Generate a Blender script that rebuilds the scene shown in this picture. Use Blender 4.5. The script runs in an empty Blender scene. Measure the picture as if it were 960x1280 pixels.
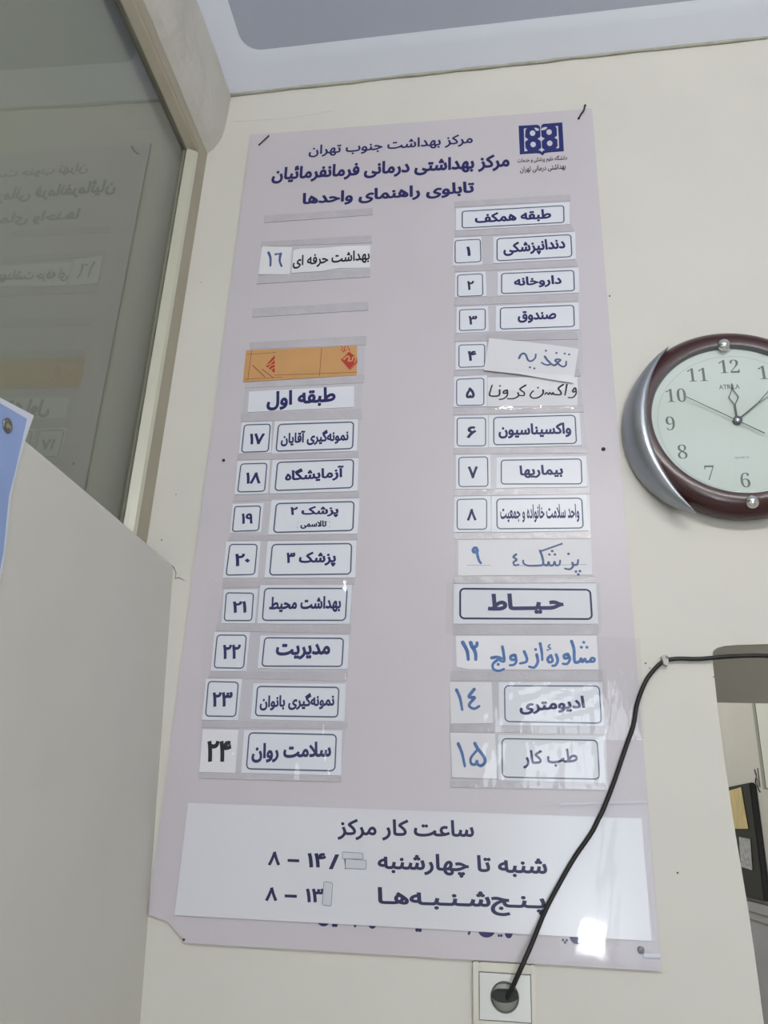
import bpy, bmesh, math, random, unicodedata, re
import numpy as np
from mathutils import Vector, Matrix
from mathutils.geometry import delaunay_2d_cdt, tessellate_polygon

# ---------------------------------------------------------------- camera, world, lights, exposure
S = bpy.context.scene
COL = S.collection
S.view_settings.view_transform = 'Standard'
S.view_settings.look = 'None'
S.view_settings.gamma = 1
S.view_settings.use_curve_mapping = False
S.view_settings.exposure = 0.0
FPX = 1001.0
CAMLOC = Vector((0.0, -1.22, 1.5))
ROT = Matrix(((0.9913110690587048, 0.013155381404112695, 0.13087895286026746),
              (0.12629884189447735, -0.37322033691042666, -0.9191056428140246),
              (0.036755501599102215, 0.9276494575304726, -0.3716389606131446)))
cd = bpy.data.cameras.new('camera')
cam = bpy.data.objects.new('camera', cd)
COL.objects.link(cam)
cam.matrix_world = Matrix.Translation(CAMLOC) @ ROT.to_4x4()
cd.sensor_fit = 'VERTICAL'
cd.sensor_height = 24.0
cd.lens = FPX / 1280.0 * 24.0
cd.clip_start = 0.02
S.camera = cam
w = bpy.data.worlds.new('world')
S.world = w
w.use_nodes = True
w.node_tree.nodes['Background'].inputs[0].default_value = (0.75, 0.85, 1, 1)
w.node_tree.nodes['Background'].inputs[1].default_value = 0.8

WINDOW_E = 7.2      # brightness of the daylight window behind the viewer
TUBE_E = 104.0        # ceiling fluorescent of this room
ROOM_FILL_W = 30.0    # added fill light for the room beyond the opening

def area(name, loc, rot, sx, sy, power, col, parent=None):
    l = bpy.data.lights.new(name, 'AREA')
    l.shape = 'RECTANGLE'; l.size = sx; l.size_y = sy; l.energy = power; l.color = col
    o = bpy.data.objects.new(name, l); o.location = loc; o.rotation_euler = rot
    COL.objects.link(o)
    if parent: o.parent = parent
    return o

# ---------------------------------------------------------------- pixel of the photograph -> point on a real plane
def ray(p):
    return ROT @ Vector((p[0] - 480, -(p[1] - 640), -FPX))
def on(p, ax=1, v=0.0):
    d = ray(p)
    return CAMLOC + d * ((v - CAMLOC[ax]) / d[ax])

# ---------------------------------------------------------------- materials
def lin(c):
    return tuple(((x / 255) / 12.92 if x / 255 <= 0.04045 else ((x / 255 + 0.055) / 1.055) ** 2.4) for x in c)
def mat(name, rgb, rough=0.6, spec=0.4, metal=0.0, bump=0.0, bscale=40.0, var=0.0, vscale=3.0, coat=0.0, emit=None, es=0.0):
    m = bpy.data.materials.new(name); m.use_nodes = True
    nt = m.node_tree; n = nt.nodes; b = n['Principled BSDF']
    c = lin(rgb) + (1,)
    b.inputs['Base Color'].default_value = c
    b.inputs['Roughness'].default_value = rough
    b.inputs['Specular IOR Level'].default_value = spec
    b.inputs['Metallic'].default_value = metal
    b.inputs['Coat Weight'].default_value = coat
    b.inputs['Coat Roughness'].default_value = 0.12
    if emit:
        b.inputs['Emission Color'].default_value = emit + (1,); b.inputs['Emission Strength'].default_value = es
    tc = n.new('ShaderNodeTexCoord')
    if bump:
        t = n.new('ShaderNodeTexNoise'); t.inputs['Scale'].default_value = bscale; t.inputs['Detail'].default_value = 5
        bp = n.new('ShaderNodeBump'); bp.inputs['Strength'].default_value = 1.0; bp.inputs['Distance'].default_value = bump
        nt.links.new(tc.outputs['Object'], t.inputs['Vector']); nt.links.new(t.outputs['Fac'], bp.inputs['Height'])
        nt.links.new(bp.outputs['Normal'], b.inputs['Normal'])
    if var:
        t = n.new('ShaderNodeTexNoise'); t.inputs['Scale'].default_value = vscale; t.inputs['Detail'].default_value = 6
        r = n.new('ShaderNodeValToRGB')
        r.color_ramp.elements[0].position = 0.3; r.color_ramp.elements[1].position = 0.7
        r.color_ramp.elements[0].color = tuple(x * (1 - var) for x in c[:3]) + (1,)
        r.color_ramp.elements[1].color = tuple(min(1, x * (1 + var)) for x in c[:3]) + (1,)
        nt.links.new(tc.outputs['Object'], t.inputs['Vector']); nt.links.new(t.outputs['Fac'], r.inputs[0])
        nt.links.new(r.outputs[0], b.inputs['Base Color'])
    return m
def clear(name, tint=(0.97, 0.97, 0.97), ior=1.5, rough=0.03, bump=0.0, bscale=20.0, gain=1.0, stretch=(1, 1, 1), gcol=1.0):
    m = bpy.data.materials.new(name); m.use_nodes = True
    nt = m.node_tree; n = nt.nodes; n.clear(); L = nt.links.new
    out = n.new('ShaderNodeOutputMaterial'); mx = n.new('ShaderNodeMixShader')
    tr = n.new('ShaderNodeBsdfTransparent'); gl = n.new('ShaderNodeBsdfGlossy')
    tr.inputs[0].default_value = tint + (1,); gl.inputs['Roughness'].default_value = rough; gl.inputs[0].default_value = (gcol, gcol, gcol, 1)
    fr = n.new('ShaderNodeFresnel'); fr.inputs['IOR'].default_value = ior
    ge = n.new('ShaderNodeNewGeometry'); inv = n.new('ShaderNodeMath'); inv.operation = 'SUBTRACT'; inv.inputs[0].default_value = 1
    mu = n.new('ShaderNodeMath'); mu.operation = 'MULTIPLY'; m2 = n.new('ShaderNodeMath'); m2.operation = 'MULTIPLY'; m2.inputs[1].default_value = gain
    m2.use_clamp = True
    L(ge.outputs['Backfacing'], inv.inputs[1]); L(fr.outputs[0], mu.inputs[0]); L(inv.outputs[0], mu.inputs[1])
    L(mu.outputs[0], m2.inputs[0]); L(m2.outputs[0], mx.inputs[0]); L(tr.outputs[0], mx.inputs[1]); L(gl.outputs[0], mx.inputs[2])
    L(mx.outputs[0], out.inputs[0])
    if bump:
        tc = n.new('ShaderNodeTexCoord'); mp = n.new('ShaderNodeMapping'); mp.inputs['Scale'].default_value = stretch
        t = n.new('ShaderNodeTexNoise'); t.inputs['Scale'].default_value = bscale; t.inputs['Detail'].default_value = 3
        bp = n.new('ShaderNodeBump'); bp.inputs['Strength'].default_value = 1; bp.inputs['Distance'].default_value = bump
        L(tc.outputs['Object'], mp.inputs[0]); L(mp.outputs[0], t.inputs['Vector']); L(t.outputs['Fac'], bp.inputs['Height'])
        L(bp.outputs[0], gl.inputs['Normal']); L(bp.outputs[0], fr.inputs['Normal'])
    return m

M_WALL = mat('cream_wall_paint', (205, 202, 194), 0.5, 0.35, bump=0.0016, bscale=9, var=0.025, vscale=4)
M_WALL2 = mat('grey_cream_paint', (200, 198, 190), 0.4, 0.35, bump=0.0012, bscale=8, var=0.03, vscale=5)
M_PLASTER = mat('rough_plaster', (194, 191, 184), 0.6, 0.3, bump=0.010, bscale=14, var=0.05, vscale=6)
M_CEIL = mat('pale_blue_white_ceiling', (236, 241, 255), 0.7, 0.2, bump=0.001, bscale=6)
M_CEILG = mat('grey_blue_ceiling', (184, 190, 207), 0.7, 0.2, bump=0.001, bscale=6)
M_JOINT = mat('ceiling_joint', (168, 168, 158), 0.8, 0.1, bump=0.003, bscale=60, var=0.12, vscale=30)
M_FLOOR = mat('floor_stone', (196, 192, 184), 0.4, 0.4, var=0.1, vscale=8)
M_FRAME = mat('cream_metal_frame', (184, 183, 166), 0.3, 0.5, bump=0.0006, bscale=30, var=0.03, vscale=10)
M_FRAME2 = mat('beige_frame_and_bead_shade', (162, 156, 138), 0.45, 0.4, bump=0.001, bscale=40, var=0.05, vscale=12)
M_SEAL = mat('grey_glazing_putty', (112, 112, 100), 0.8, 0.2, bump=0.004, bscale=90, var=0.15, vscale=40)
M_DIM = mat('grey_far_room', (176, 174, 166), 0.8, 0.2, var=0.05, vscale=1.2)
M_BOARD = mat('mauve_grey_board', (193, 187, 193), 0.34, 0.35, bump=0.0005, bscale=5, var=0.02, vscale=5)
M_RAIL = mat('grey_plastic_rail', (184, 180, 186), 0.22, 0.5, bump=0.0012, bscale=70, var=0.04, vscale=30)
M_POCKET = mat('clear_pocket_back', (190, 187, 194), 0.25, 0.45, bump=0.0006, bscale=30)
M_CARD = mat('white_laminate_card', (214, 216, 224), 0.3, 0.4, bump=0.0004, bscale=16)
M_PAPER = mat('white_paper', (218, 217, 222), 0.55, 0.3, bump=0.0006, bscale=18, var=0.015, vscale=20)
M_HOURS = mat('white_gloss_plate', (208, 208, 214), 0.24, 0.5, bump=0.0003, bscale=6)
M_INK = mat('navy_print', (40, 38, 92), 0.4, 0.3)
M_INKD = mat('dark_navy_print', (40, 38, 78), 0.4, 0.3)
M_BORDER = mat('slate_print', (78, 82, 104), 0.4, 0.3)
M_BLACK = mat('black_print', (26, 26, 32), 0.4, 0.3)
M_PEN = mat('blue_marker_ink', (70, 106, 160), 0.4, 0.3, var=0.25, vscale=120)
M_PEND = mat('blue_black_marker_ink', (72, 92, 136), 0.4, 0.3, var=0.25, vscale=120)
M_THINPEN = mat('faint_grey_line', (150, 155, 168), 0.5, 0.3)
M_TAPE = mat('correction_tape', (192, 194, 202), 0.3, 0.4)
M_TAPEEDGE = mat('tape_edge', (128, 128, 138), 0.4, 0.3)
M_KRAFT = mat('kraft_orange', (194, 148, 98), 0.45, 0.35, var=0.05, vscale=25)
M_KLINE = mat('brown_print', (142, 92, 58), 0.5, 0.3)
M_RED = mat('red_print', (172, 54, 46), 0.5, 0.3)
M_LOGO = mat('logo_navy', (40, 46, 104), 0.35, 0.35)
M_LOGOW = mat('logo_pale', (198, 196, 208), 0.35, 0.35)
M_SCREW = mat('dark_screw', (50, 48, 46), 0.4, 0.5, metal=0.5)
M_WIRE = mat('black_wire', (38, 36, 34), 0.4, 0.4)
M_CABLE = mat('black_cable', (22, 22, 21), 0.45, 0.4)
M_PLUG = mat('black_plug', (26, 28, 25), 0.5, 0.4)
M_CLIP = mat('steel_clip', (150, 148, 142), 0.3, 0.5, metal=0.7)
M_SOCK = mat('white_socket_plastic', (206, 207, 204), 0.25, 0.5)
M_SOCKF = mat('cream_socket_frame', (204, 200, 188), 0.35, 0.5)
M_SOCKD = mat('grey_socket_recess', (172, 173, 168), 0.35, 0.4)
M_SLOT = mat('socket_gap', (112, 112, 104), 0.7, 0.2)
M_MAROON = mat('maroon_clock_rim', (54, 21, 23), 0.3, 0.5, coat=0.15)
M_SILVER = mat('silver_crescent', (158, 162, 168), 0.34, 0.5, metal=0.75)
M_BEZEL = mat('dark_grey_bezel', (98, 100, 104), 0.35, 0.5, metal=0.3)
M_DIAL = mat('pale_green_dial', (197, 205, 201), 0.6, 0.2)
M_NUM = mat('grey_numerals', (98, 104, 104), 0.5, 0.3)
M_DLINE = mat('dial_line', (170, 178, 176), 0.5, 0.3)
M_HAND = mat('dark_hands', (74, 80, 78), 0.35, 0.5)
M_CHROME = mat('chrome', (225, 224, 222), 0.12, 0.5, metal=1.0)
M_BLUE = mat('blue_banner_print', (138, 160, 208), 0.35, 0.4, var=0.08, vscale=9)
M_WHITEB = mat('white_banner_edge', (205, 210, 222), 0.4, 0.4)
M_EYE = mat('eyelet_metal', (120, 122, 112), 0.3, 0.5, metal=0.8)
M_NOTICE = mat('black_notice_board', (34, 36, 34), 0.5, 0.4)
M_NPAPER = mat('yellowed_paper', (198, 180, 132), 0.6, 0.2, var=0.12, vscale=16)
M_FOIL = mat('grey_clear_pocket', (172, 174, 176), 0.2, 0.6, bump=0.01, bscale=70)
M_DADO = mat('grey_dado_paint', (158, 158, 164), 0.35, 0.4, var=0.08, vscale=8)
M_WPANEL = mat('white_cabinet_paint', (226, 228, 220), 0.35, 0.4)
M_GREYT = mat('grey_trim_and_side_shade', (150, 152, 142), 0.5, 0.3)
M_CRACK = mat('plaster_crack', (120, 114, 104), 0.9, 0.1)
M_STAIN = mat('wall_smudge', (196, 190, 178), 0.55, 0.3, var=0.03, vscale=30)
M_GLASS = clear('partition_glass', (0.86, 0.88, 0.85), 1.52, 0.02, gain=1.25)
M_SLEEVE = clear('clear_crinkled_sleeve', (0.99, 0.99, 0.99), 1.45, 0.05, bump=0.0045, bscale=14, gain=2.2, gcol=0.32, stretch=(1, 1, 0.35))
M_SLEEVE2 = clear('crumpled_sleeve', (0.985, 0.985, 0.99), 1.45, 0.06, bump=0.014, bscale=16, gain=0.8, stretch=(1, 1, 0.3))
M_SLEEVEF = clear('clear_flat_sleeve', (0.985, 0.985, 0.99), 1.45, 0.05, bump=0.0004, bscale=9, gain=3.0, gcol=0.12)
M_CLOCKGLASS = clear('clock_glass', (0.97, 0.98, 0.97), 1.45, 0.02)
M_LAMP = mat('lamp_tube', (240, 240, 240), 0.5, emit=(1, 0.985, 0.955), es=TUBE_E)
M_GLARE = mat('added_glare_glow', (200, 210, 230), 0.5, emit=(0.95, 0.98, 1.0), es=110)
M_DAY = mat('daylight_pane', (200, 210, 230), 0.5, emit=(0.86, 0.93, 1.0), es=WINDOW_E)

# ---------------------------------------------------------------- object helpers
def link(name, me, parent=None, m=None):
    o = bpy.data.objects.new(name, me)
    COL.objects.link(o)
    if m is not None and me is not None: me.materials.append(m)
    if parent is not None: o.parent = parent
    return o
def struct(o):
    o['kind'] = 'structure'; return o
def tag(o, label, cat, group=None):
    o['label'] = label; o['category'] = cat
    if group: o['group'] = group
    return o
def mesh(name, verts, faces, m, parent=None, smooth=False):
    me = bpy.data.meshes.new(name); me.from_pydata([tuple(v) for v in verts], [], faces); me.update()
    bm = bmesh.new(); bm.from_mesh(me); bmesh.ops.recalc_face_normals(bm, faces=bm.faces); bm.to_mesh(me); bm.free()
    if smooth:
        for p in me.polygons: p.use_smooth = True
    return link(name, me, parent, m)
def box(name, a, b, m, parent=None, bevel=0.0):
    x0, y0, z0 = a; x1, y1, z1 = b
    v = [(x, y, z) for x in (x0, x1) for y in (y0, y1) for z in (z0, z1)]
    f = [(0, 1, 3, 2), (4, 6, 7, 5), (0, 4, 5, 1), (2, 3, 7, 6), (0, 2, 6, 4), (1, 5, 7, 3)]
    o = mesh(name, v, f, m, parent)
    if bevel: bev(o, bevel)
    return o
def bev(o, r, seg=2):
    bm = bmesh.new(); bm.from_mesh(o.data)
    bmesh.ops.bevel(bm, geom=bm.edges[:], offset=r, segments=seg, affect='EDGES', clamp_overlap=True)
    bm.to_mesh(o.data); bm.free()
def prism(name, pts, d, m, parent=None, bevel=0.0):
    """pts: outline points (Vectors) in a plane, d: extrusion vector"""
    n = len(pts); d = Vector(d)
    v = [Vector(p) for p in pts] + [Vector(p) + d for p in pts]
    f = [tuple(range(n)), tuple(range(2 * n - 1, n - 1, -1))] + [(i, (i + 1) % n, n + (i + 1) % n, n + i) for i in range(n)]
    o = mesh(name, v, f, m, parent)
    if bevel: bev(o, bevel)
    return o
def quads(l):
    return [(l[i], l[i + 1]) for i in range(0, len(l), 2)]
def sheet(name, px, y_back, y_front, m, parent=None, bevel=0.0):
    """flat piece lying on the wall: outline taken at its front face"""
    pts = [on(p, 1, y_front) for p in px]
    return prism(name, pts, (0, y_back - y_front, 0), m, parent, bevel)
def tube(name, pts, r, m, parent=None, n=10, closed=False, smooth=True):
    pts = [Vector(p) for p in pts]; V = []; Fc = []
    k = len(pts); prev = None
    rr = r if isinstance(r, (list, tuple)) else [r] * k
    for i, p in enumerate(pts):
        a = pts[(i - 1) % k] if (closed or i) else p
        b = pts[(i + 1) % k] if (closed or i < k - 1) else p
        t = (b - a).normalized()
        u = (prev - t * prev.dot(t)) if prev else t.cross(Vector((0.3, 1, 0.2)))
        if u.length < 1e-6: u = t.orthogonal()
        u.normalize(); prev = u; v = t.cross(u)
        for j in range(n):
            an = 2 * math.pi * j / n
            V.append(p + (u * math.cos(an) + v * math.sin(an)) * rr[i])
    for i in range(k if closed else k - 1):
        for j in range(n):
            a = i * n + j; b = i * n + (j + 1) % n; c = ((i + 1) % k) * n + (j + 1) % n; d = ((i + 1) % k) * n + j
            Fc.append((a, b, c, d))
    if not closed: Fc += [tuple(range(n)), tuple(range((k - 1) * n, k * n))]
    return mesh(name, V, Fc, m, parent, smooth)
def spline(pts, sub=6):
    pts = [Vector(p) for p in pts]; out = []
    for i in range(len(pts) - 1):
        p0 = pts[max(i - 1, 0)]; p1 = pts[i]; p2 = pts[i + 1]; p3 = pts[min(i + 2, len(pts) - 1)]
        for s in range(sub):
            t = s / sub
            out.append(0.5 * ((2 * p1) + (p2 - p0) * t + (2 * p0 - 5 * p1 + 4 * p2 - p3) * t * t + (3 * p1 - p0 - 3 * p2 + p3) * t ** 3))
    out.append(pts[-1]); return out
def lathe(name, C, prof, m, parent=None, n=72, a0=0, a1=2 * math.pi, smooth=True):
    """prof: list of (radius, y) around the axis through C along y"""
    V = []; Fc = []; full = abs(a1 - a0 - 2 * math.pi) < 1e-6; k = len(prof)
    for i in range(n if full else n + 1):
        a = a0 + (a1 - a0) * i / n
        for r, y in prof: V.append((C[0] + r * math.cos(a), y, C[2] + r * math.sin(a)))
    for i in range(n):
        i2 = (i + 1) % n if full else i + 1
        for j in range(k - 1): Fc.append((i * k + j, i * k + j + 1, i2 * k + j + 1, i2 * k + j))
    return mesh(name, V, Fc, m, parent, smooth)

# ---------------------------------------------------------------- writing
FORMS = {}
for cp in range(0xFB50, 0xFEFD):
    d = unicodedata.decomposition(chr(cp)).split()
    if d and d[0][1:-1] in ('isolated', 'final', 'initial', 'medial'):
        FORMS.setdefault(tuple(int(x, 16) for x in d[1:]), {})[d[0][1:-1]] = chr(cp)
FORMS[(0x640,)] = {k: '\u0640' for k in ('isolated', 'final', 'initial', 'medial')}
def shaped(s):
    u = []; i = 0
    while i < len(s):
        if s[i:i + 2] in ('\u0644\u0627', '\u0644\u0622'): u.append((0x644, ord(s[i + 1]))); i += 2
        else: u.append((ord(s[i]),)); i += 1
    out = []
    for k, c in enumerate(u):
        fm = FORMS.get(c)
        if not fm: out.append(chr(c[0])); continue
        p = FORMS.get(u[k - 1], {}) if k else {}
        nx = FORMS.get(u[k + 1], {}) if k + 1 < len(u) else {}
        jp = 'initial' in p and 'final' in fm; jn = 'initial' in fm and 'final' in nx
        out.append(fm.get('medial' if jp and jn else 'final' if jp else 'initial' if jn else 'isolated', chr(c[0])))
    r = ''.join(reversed(out)).replace('\u200c', '')
    r = re.sub('[\u06f0-\u06f9]+', lambda q: q.group(0)[::-1], r)
    return r.translate(str.maketrans('()', ')('))
_cache = {}
def glyphs(text, bold, rtl):
    key = (text, bold, rtl)
    if key in _cache: return _cache[key]
    c = bpy.data.curves.new('t', 'FONT'); c.body = shaped(text) if rtl else text
    c.fill_mode = 'NONE'; c.resolution_u = 4
    o = bpy.data.objects.new('t', c); COL.objects.link(o)
    bpy.context.view_layer.update()
    me = o.evaluated_get(bpy.context.evaluated_depsgraph_get()).to_mesh()
    co = np.array([(v.co.x, v.co.y) for v in me.vertices])
    nxt = {}
    for e in me.edges: nxt.setdefault(e.vertices[0], []).append(e.vertices[1]); nxt.setdefault(e.vertices[1], []).append(e.vertices[0])
    seen = set(); loops = []
    for s in range(len(co)):
        if s in seen or s not in nxt: continue
        l = [s]; seen.add(s); cur = s
        cand = sorted(nxt[s])
        cur = s + 1 if (s + 1) in cand else cand[0]
        while cur not in seen:
            l.append(cur); seen.add(cur)
            q = [x for x in nxt[cur] if x not in seen]
            if not q: break
            cur = q[0]
        if len(l) > 2: loops.append(co[l])
    o.to_mesh_clear(); bpy.data.objects.remove(o); bpy.data.curves.remove(c)
    def sa(l): return 0.5 * np.sum(l[:, 0] * np.roll(l[:, 1], -1) - np.roll(l[:, 0], -1) * l[:, 1])
    clean = []
    for l in loops:
        keep = [0]
        for i in range(1, len(l)):
            if np.linalg.norm(l[i] - l[keep[-1]]) > 1e-3: keep.append(i)
        if len(keep) > 2 and np.linalg.norm(l[keep[0]] - l[keep[-1]]) < 1e-3: keep.pop()
        if len(keep) > 2: clean.append(l[keep])
    loops = clean
    sg = np.sign(sum(sa(l) for l in loops))
    if bold:
        nl = []
        for l in loops:
            a = l - np.roll(l, 1, 0); b = np.roll(l, -1, 0) - l
            a /= np.linalg.norm(a, axis=1)[:, None] + 1e-9; b /= np.linalg.norm(b, axis=1)[:, None] + 1e-9
            na = np.stack([a[:, 1], -a[:, 0]], 1); nb = np.stack([b[:, 1], -b[:, 0]], 1)
            mm = na + nb; ln = np.linalg.norm(mm, axis=1)[:, None]; mm = mm / (ln + 1e-6)
            k = 1 / np.clip((mm * na).sum(1), 0.6, 1)
            nl.append(l + mm * k[:, None] * bold * sg)
        loops = nl
    pts = []; edges = []
    for l in loops:
        s = len(pts)
        pts += [Vector((float(x), float(y))) for x, y in l]
        edges += [(s + i, s + (i + 1) % len(l)) for i in range(len(l))]
    V, E, F, _, _, _ = delaunay_2d_cdt(pts, edges, [], 0, 1e-5)
    V = np.array([(v.x, v.y) for v in V])
    cen = np.array([V[list(f)].mean(0) for f in F])
    wn = np.zeros(len(cen))
    for l in loops:
        x0, y0 = l[:, 0][None], l[:, 1][None]; x1, y1 = np.roll(l[:, 0], -1)[None], np.roll(l[:, 1], -1)[None]
        cx, cy = cen[:, 0][:, None], cen[:, 1][:, None]
        cr = (x1 - x0) * (cy - y0) - (cx - x0) * (y1 - y0)
        wn += ((y0 <= cy) & (y1 > cy) & (cr > 0)).sum(1) - ((y0 > cy) & (y1 <= cy) & (cr < 0)).sum(1)
    faces = [tuple(f) for f, q in zip(F, wn) if q != 0]
    used = sorted({i for f in faces for i in f}); ix = {a: b for b, a in enumerate(used)}
    V = V[used]; faces = [tuple(ix[i] for i in f) for f in faces]
    mn = V.min(0); mx = V.max(0)
    _cache[key] = ((V - mn) / (mx - mn), faces, mx - mn)
    return _cache[key]
def flat_mesh(name, P, faces, m, parent):
    me = bpy.data.meshes.new(name); me.from_pydata([tuple(p) for p in P], [], faces); me.update()
    # face the viewer side (-y)
    s = sum(p.normal.y * p.area for p in me.polygons)
    if s > 0: me.flip_normals()
    return link(name, me, parent, m)
def write(text, p0, p1, h, y, m, parent, bold=0.03, rtl=True, name='lettering', slant=0.0):
    """fit a line of print between two points of its middle line, h px tall, printed on the plane y"""
    V, F, _ = glyphs(text, bold, rtl)
    a = on(p0, 1, y); b = on(p1, 1, y)
    mid = ((p0[0] + p1[0]) / 2, (p0[1] + p1[1]) / 2)
    hh = (on((mid[0], mid[1] - h / 2), 1, y) - on((mid[0], mid[1] + h / 2), 1, y)).z
    X = b - a; U = Vector((-X.z, 0, X.x)).normalized() * hh
    P = [a + X * (v[0] + slant * (v[1] - 0.5)) + U * (v[1] - 0.5) for v in V]
    return flat_mesh(name, P, F, m, parent)
def writebox(text, x0, x1, y0, y1, y, m, parent, tilt=0.0, bold=0.035, **k):
    ym = (y0 + y1) / 2; dx = (x1 - x0) / 2
    return write(text, (x0, ym - tilt * dx), (x1, ym + tilt * dx), y1 - y0, y, m, parent, bold, **k)
def strokes(lines, width, y, m, parent, org=(0, 0), sc=1.0, name='lettering', dots=(), smooth=True, dr=None):
    """pen strokes: crop coordinates -> ribbons with round ends on the plane y"""
    V = []; F = []
    k = 1 / 1000 * 1.0
    def W(p): return on((org[0] + p[0] / sc, org[1] + p[1] / sc), 1, y)
    mid = lines[0][0]
    mpp = (W((mid[0] + 10, mid[1])) - W(mid)).length / 10
    r = width * 0.70 * mpp
    def disc(c, rr):
        s = len(V)
        for i in range(10):
            a = 2 * math.pi * i / 10; V.append((c.x + rr * math.cos(a), y, c.z + rr * math.sin(a)))
        F.append(tuple(range(s, s + 10)))
    for l in lines:
        P = [Vector((p[0], p[1], 0)) for p in l]
        if smooth and len(P) > 2: P = spline(P, 5)
        Q = [W(p) for p in P]
        for i, q in enumerate(Q):
            rr = r * (1.12 - 0.3 * (i / max(1, len(Q) - 1)))
            disc(q, rr)
            if i:
                t = (q - Q[i - 1]); t.y = 0
                if t.length < 1e-7: continue
                nn = Vector((-t.z, 0, t.x)).normalized() * rr
                s = len(V); V.extend([tuple(Q[i - 1] + nn), tuple(Q[i - 1] - nn), tuple(q - nn), tuple(q + nn)]); F.append((s, s + 1, s + 2, s + 3))
    for dd in dots: disc(W(dd), (dr * 1.25 if dr else width * 0.8) * mpp)
    # every face turned to the viewer, each a hair apart so that they never fight
    me = bpy.data.meshes.new(name)
    VV = []; FF = []
    for j, f in enumerate(F):
        pts = [Vector(V[i]) for i in f]
        nrm = Vector((0, 0, 0))
        for i in range(len(pts)): nrm += pts[i].cross(pts[(i + 1) % len(pts)])
        if nrm.y > 0: pts.reverse()
        s = len(VV); VV += [(p.x, p.y - (j % 40) * 4e-7, p.z) for p in pts]; FF.append(tuple(range(s, s + len(pts))))
    me.from_pydata(VV, [], FF); me.update()
    return link(name, me, parent, m)
def outline(px4, wpx, y, m, parent, rad=0.18, name='printed_border'):
    """rounded rectangular line print inside a card"""
    c = [on(p, 1, y) for p in px4]
    def B(u, v, ins):
        top = c[0].lerp(c[1], u); bot = c[3].lerp(c[2], u); return top.lerp(bot, v)
    W = ((c[1] - c[0]).length + (c[2] - c[3]).length) / 2; H = ((c[3] - c[0]).length + (c[2] - c[1]).length) / 2
    mpp = (on((px4[0][0] + 10, px4[0][1]), 1, y) - c[0]).length / 10
    t = wpx * mpp; R = rad * H
    def ring(ins):
        out = []; r = max(R - ins, 1e-4)
        for cx, cy, a0 in ((W - ins - r, ins + r, -90), (W - ins - r, H - ins - r, 0), (ins + r, H - ins - r, 90), (ins + r, ins + r, 180)):
            for i in range(6):
                a = math.radians(a0 + 18 * i); out.append(B((cx + r * math.cos(a)) / W, (cy + r * math.sin(a)) / H, 0))
        return out
    o = ring(-t / 2); i_ = ring(t / 2); n = len(o)
    return flat_mesh(name, o + i_, [(k, (k + 1) % n, n + (k + 1) % n, n + k) for k in range(n)], m, parent)
def crinkle(name, px4, y, m, parent, amp=0.001, nx=30, nz=20, seed=1, thick=0.0):
    rnd = random.Random(seed); c = [on(p, 1, y) for p in px4]; V = []; F = []
    ph = [(rnd.uniform(2, 9), rnd.uniform(1, 7), rnd.uniform(0, 6.28)) for _ in range(7)]
    for j in range(nz + 1):
        for i in range(nx + 1):
            u = i / nx; v = j / nz
            p = c[0].lerp(c[1], u).lerp(c[3].lerp(c[2], u), v)
            e = min(1, 6 * min(u, 1 - u), 6 * min(v, 1 - v))
            d = sum(abs(math.sin(a * u * 3 + b * v * 3 + q)) for a, b, q in ph) / 7
            V.append((p.x, p.y - amp * d * e, p.z))
    for j in range(nz):
        for i in range(nx):
            a = j * (nx + 1) + i; F.append((a, a + 1, a + nx + 2, a + nx + 1))
    me = bpy.data.meshes.new(name); me.from_pydata(V, [], F); me.update()
    if sum(p.normal.y for p in me.polygons) > 0: me.flip_normals()
    for p in me.polygons: p.use_smooth = True
    return link(name, me, parent, m)

# ================================================================ SETTING
# front wall with the doorway-like opening at the right (wall is 0.55 m thick)
edge = [on(p, 1, 0) for p in [(955, 1280), (943, 1190), (935, 1135), (918.6, 1037.5), (907, 960), (897.8, 891), (892.3, 840), (890.3, 822), (891.3, 814), (896.4, 809.8), (906, 807.4), (920, 806.3), (960, 805)]]
ztop = edge[-1].z
out = [Vector((-2.6, 0, -0.02)), Vector((0.335, 0, -0.02))] + edge + [Vector((0.80, 0, ztop)), Vector((0.80, 0, -0.02)), Vector((2.2, 0, -0.02)), Vector((2.2, 0, 3.12)), Vector((-2.6, 0, 3.12))]
wf = struct(prism('wall_back', out, (0, 0.5476, 0), M_WALL))
# plaster marks on it
p_ = prism('plaster_patch', [on(p, 1, -0.0006) for p in [(289, 130), (420, 118), (418, 138), (360, 148), (290, 152)]], (0, 0.0015, 0), M_WALL, wf)
tube('crack', [on(p, 1, -0.0006) for p in [(212, 704), (217, 709), (220, 716), (219, 724)]], [0.0004, 0.0009, 0.0006, 0.0003], M_CRACK, wf, 6)
tube('crack', [on(p, 1, -0.0006) for p in [(219, 723), (224, 722), (231, 726)]], [0.0005, 0.0007, 0.0002], M_CRACK, wf, 6)
for q, r in [((762, 370), .0016), ((807, 829), .0012), ((812, 835), .001), ((220, 618), .001), ((202, 675), .0012), ((892, 846), .001), ((275, 460), .0008), ((251, 353), .0009), ((847, 1091), .0012)]:
    c = on(q, 1, -0.0002); lathe('speck', c, [(0.0001, -0.0006), (r, -0.0004), (r, 0)], M_SCREW, wf, 8)

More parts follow.
